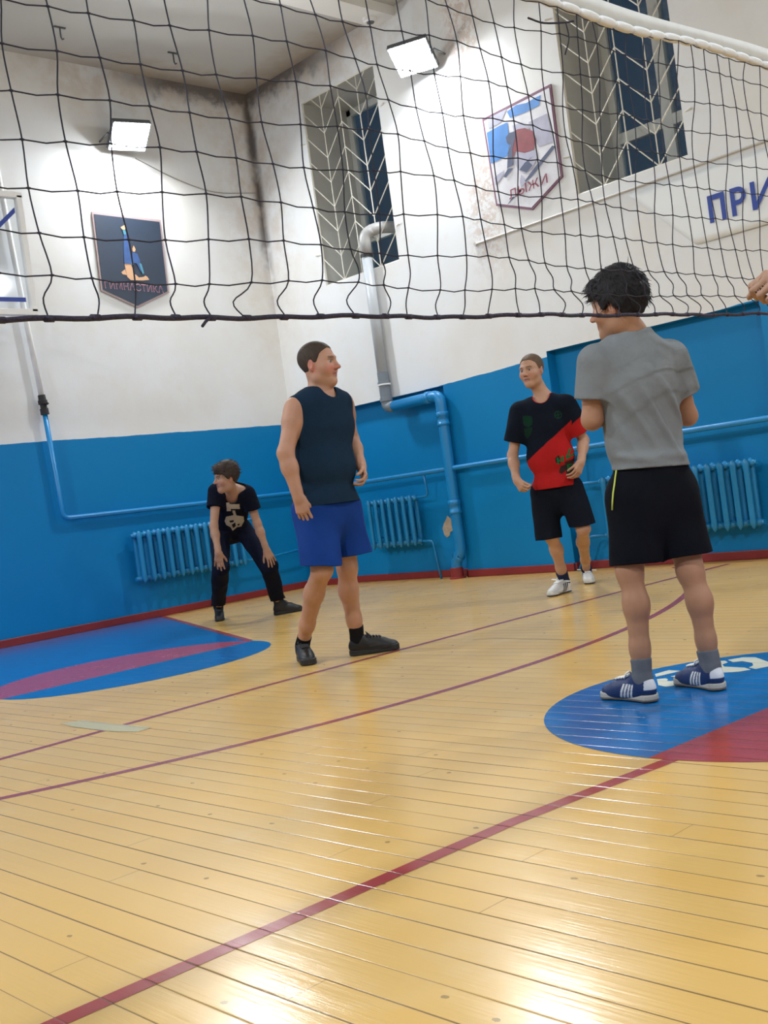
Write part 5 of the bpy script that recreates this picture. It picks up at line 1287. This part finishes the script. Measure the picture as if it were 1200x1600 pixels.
# lime piping laid on the surface of the shorts
me = SHO.data; co = np.empty(len(me.vertices)*3, np.float32); me.vertices.foreach_get('co', co); co = co.reshape(-1, 3)+wpos(SHO.parent)+np.array(SHO.location); pq = pix(co); dep = (co-CAM)@FW
line = []
for x, y in [(963,735),(961.5,745),(960,757),(958,770),(957,783),(956.5,797)]:
    w_ = np.hypot(pq[:, 0]-x, pq[:, 1]-y) < 4.5
    if w_.any(): line.append(at(x, y, dep[w_].min()-.003))
if len(line) > 2: MB().tube(line, 0.0035, 6).build('lime_piping', simple('lime', (.42,.50,.08,1), .6), P4.root, smooth=True)
for k in 'RL': P4.sock(k, .085 if k == 'L' else .075, (.125,.135,.155), r=.041)
SKT = dict(col=(.010,.028,.105), stripe=(.62,.63,.64), heel=(.60,.62,.68), outsole=(.16,.12,.09), lace='w')
shoe(P4.root, on_floor(1027,1098), on_floor(950,1091), .285, SKT, (.42,.40,.36), 'skate')
shoe(P4.root, on_floor(1131,1080), on_floor(1079,1072), .285, SKT, (.42,.40,.36), 'skate')

# ---------------------------------------------------------------- player at the right edge reaching with a fist
fc = at(1207,440,2.50); g0 = V3(3.02,0.62,0); fd = unit(fc*V3(1,1,0)-g0*V3(1,1,0)); rd = unit(np.cross(fd, V3(0,0,1)))
B = lambda r, f, z: g0+rd*r+fd*f+V3(0,0,z)
wrp = at(1250,450,2.53)
J = dict(neck=B(0,.02,1.47), shR=B(.18,0,1.40), shL=B(-.18,.03,1.40), elR=B(.26,.02,1.12), wrR=B(.22,.20,.98), elL=lerp(B(-.18,.03,1.40), wrp, .5)-V3(0,0,.10), wrL=wrp,
         hipR=B(.09,0,.90), hipL=B(-.09,0,.90), knR=B(.11,.05,.49), anR=B(.12,0,.09), knL=B(-.11,.08,.49), anL=B(-.13,.02,.09))
P5 = Person(g0, J, 'player beyond the right edge of the photo, only a fist showing before the net', S=.97, girth=.95, skin=(.40,.235,.16))
H5 = Head(B(0,.05,1.63), fd, V3(0,0,1), .232)
dd_ = unit(fc-wrp)
P5.body(H5, hands=[('L', dict(d=dd_, n=V3(0,0,1)*.6-FW*.6, thumb=V3(0,0,1), curl=(62,80,50), spread=1, tout=14, tcurl=30)), ('R', dict(d=fd*.5+DN, n=rd, thumb=fd, curl=(20,25,15)))], h=.005)
V, F, C = hair_part(H5, P5.root, .012, SHORT, (.03,.022,.018), wr_=.002, seed=14); sdf_mesh('hair', V, F, M_hair, P5.root, C)
P5.shirt('t_shirt', B(0,0,.88), (.10,.11,.13), sleeve=(.16,.064,.074), seed=51, h=.005, thick=.018)
P5.shorts('shorts', B(0,0,.97), {'R': (B(.11,.05,.52), DN), 'L': (B(-.11,.07,.52), DN)}, (.02,.02,.03), seed=52, h=.005, r1=.09, shell=.016)
for k in 'RL':
    P5.sock(k, .08, (.5,.5,.5)); an = J['an'+k]; shoe(P5.root, an*V3(1,1,0)-fd*.06, an*V3(1,1,0)+fd*.2, .285, RUN, (.3,.3,.3), 'runner')
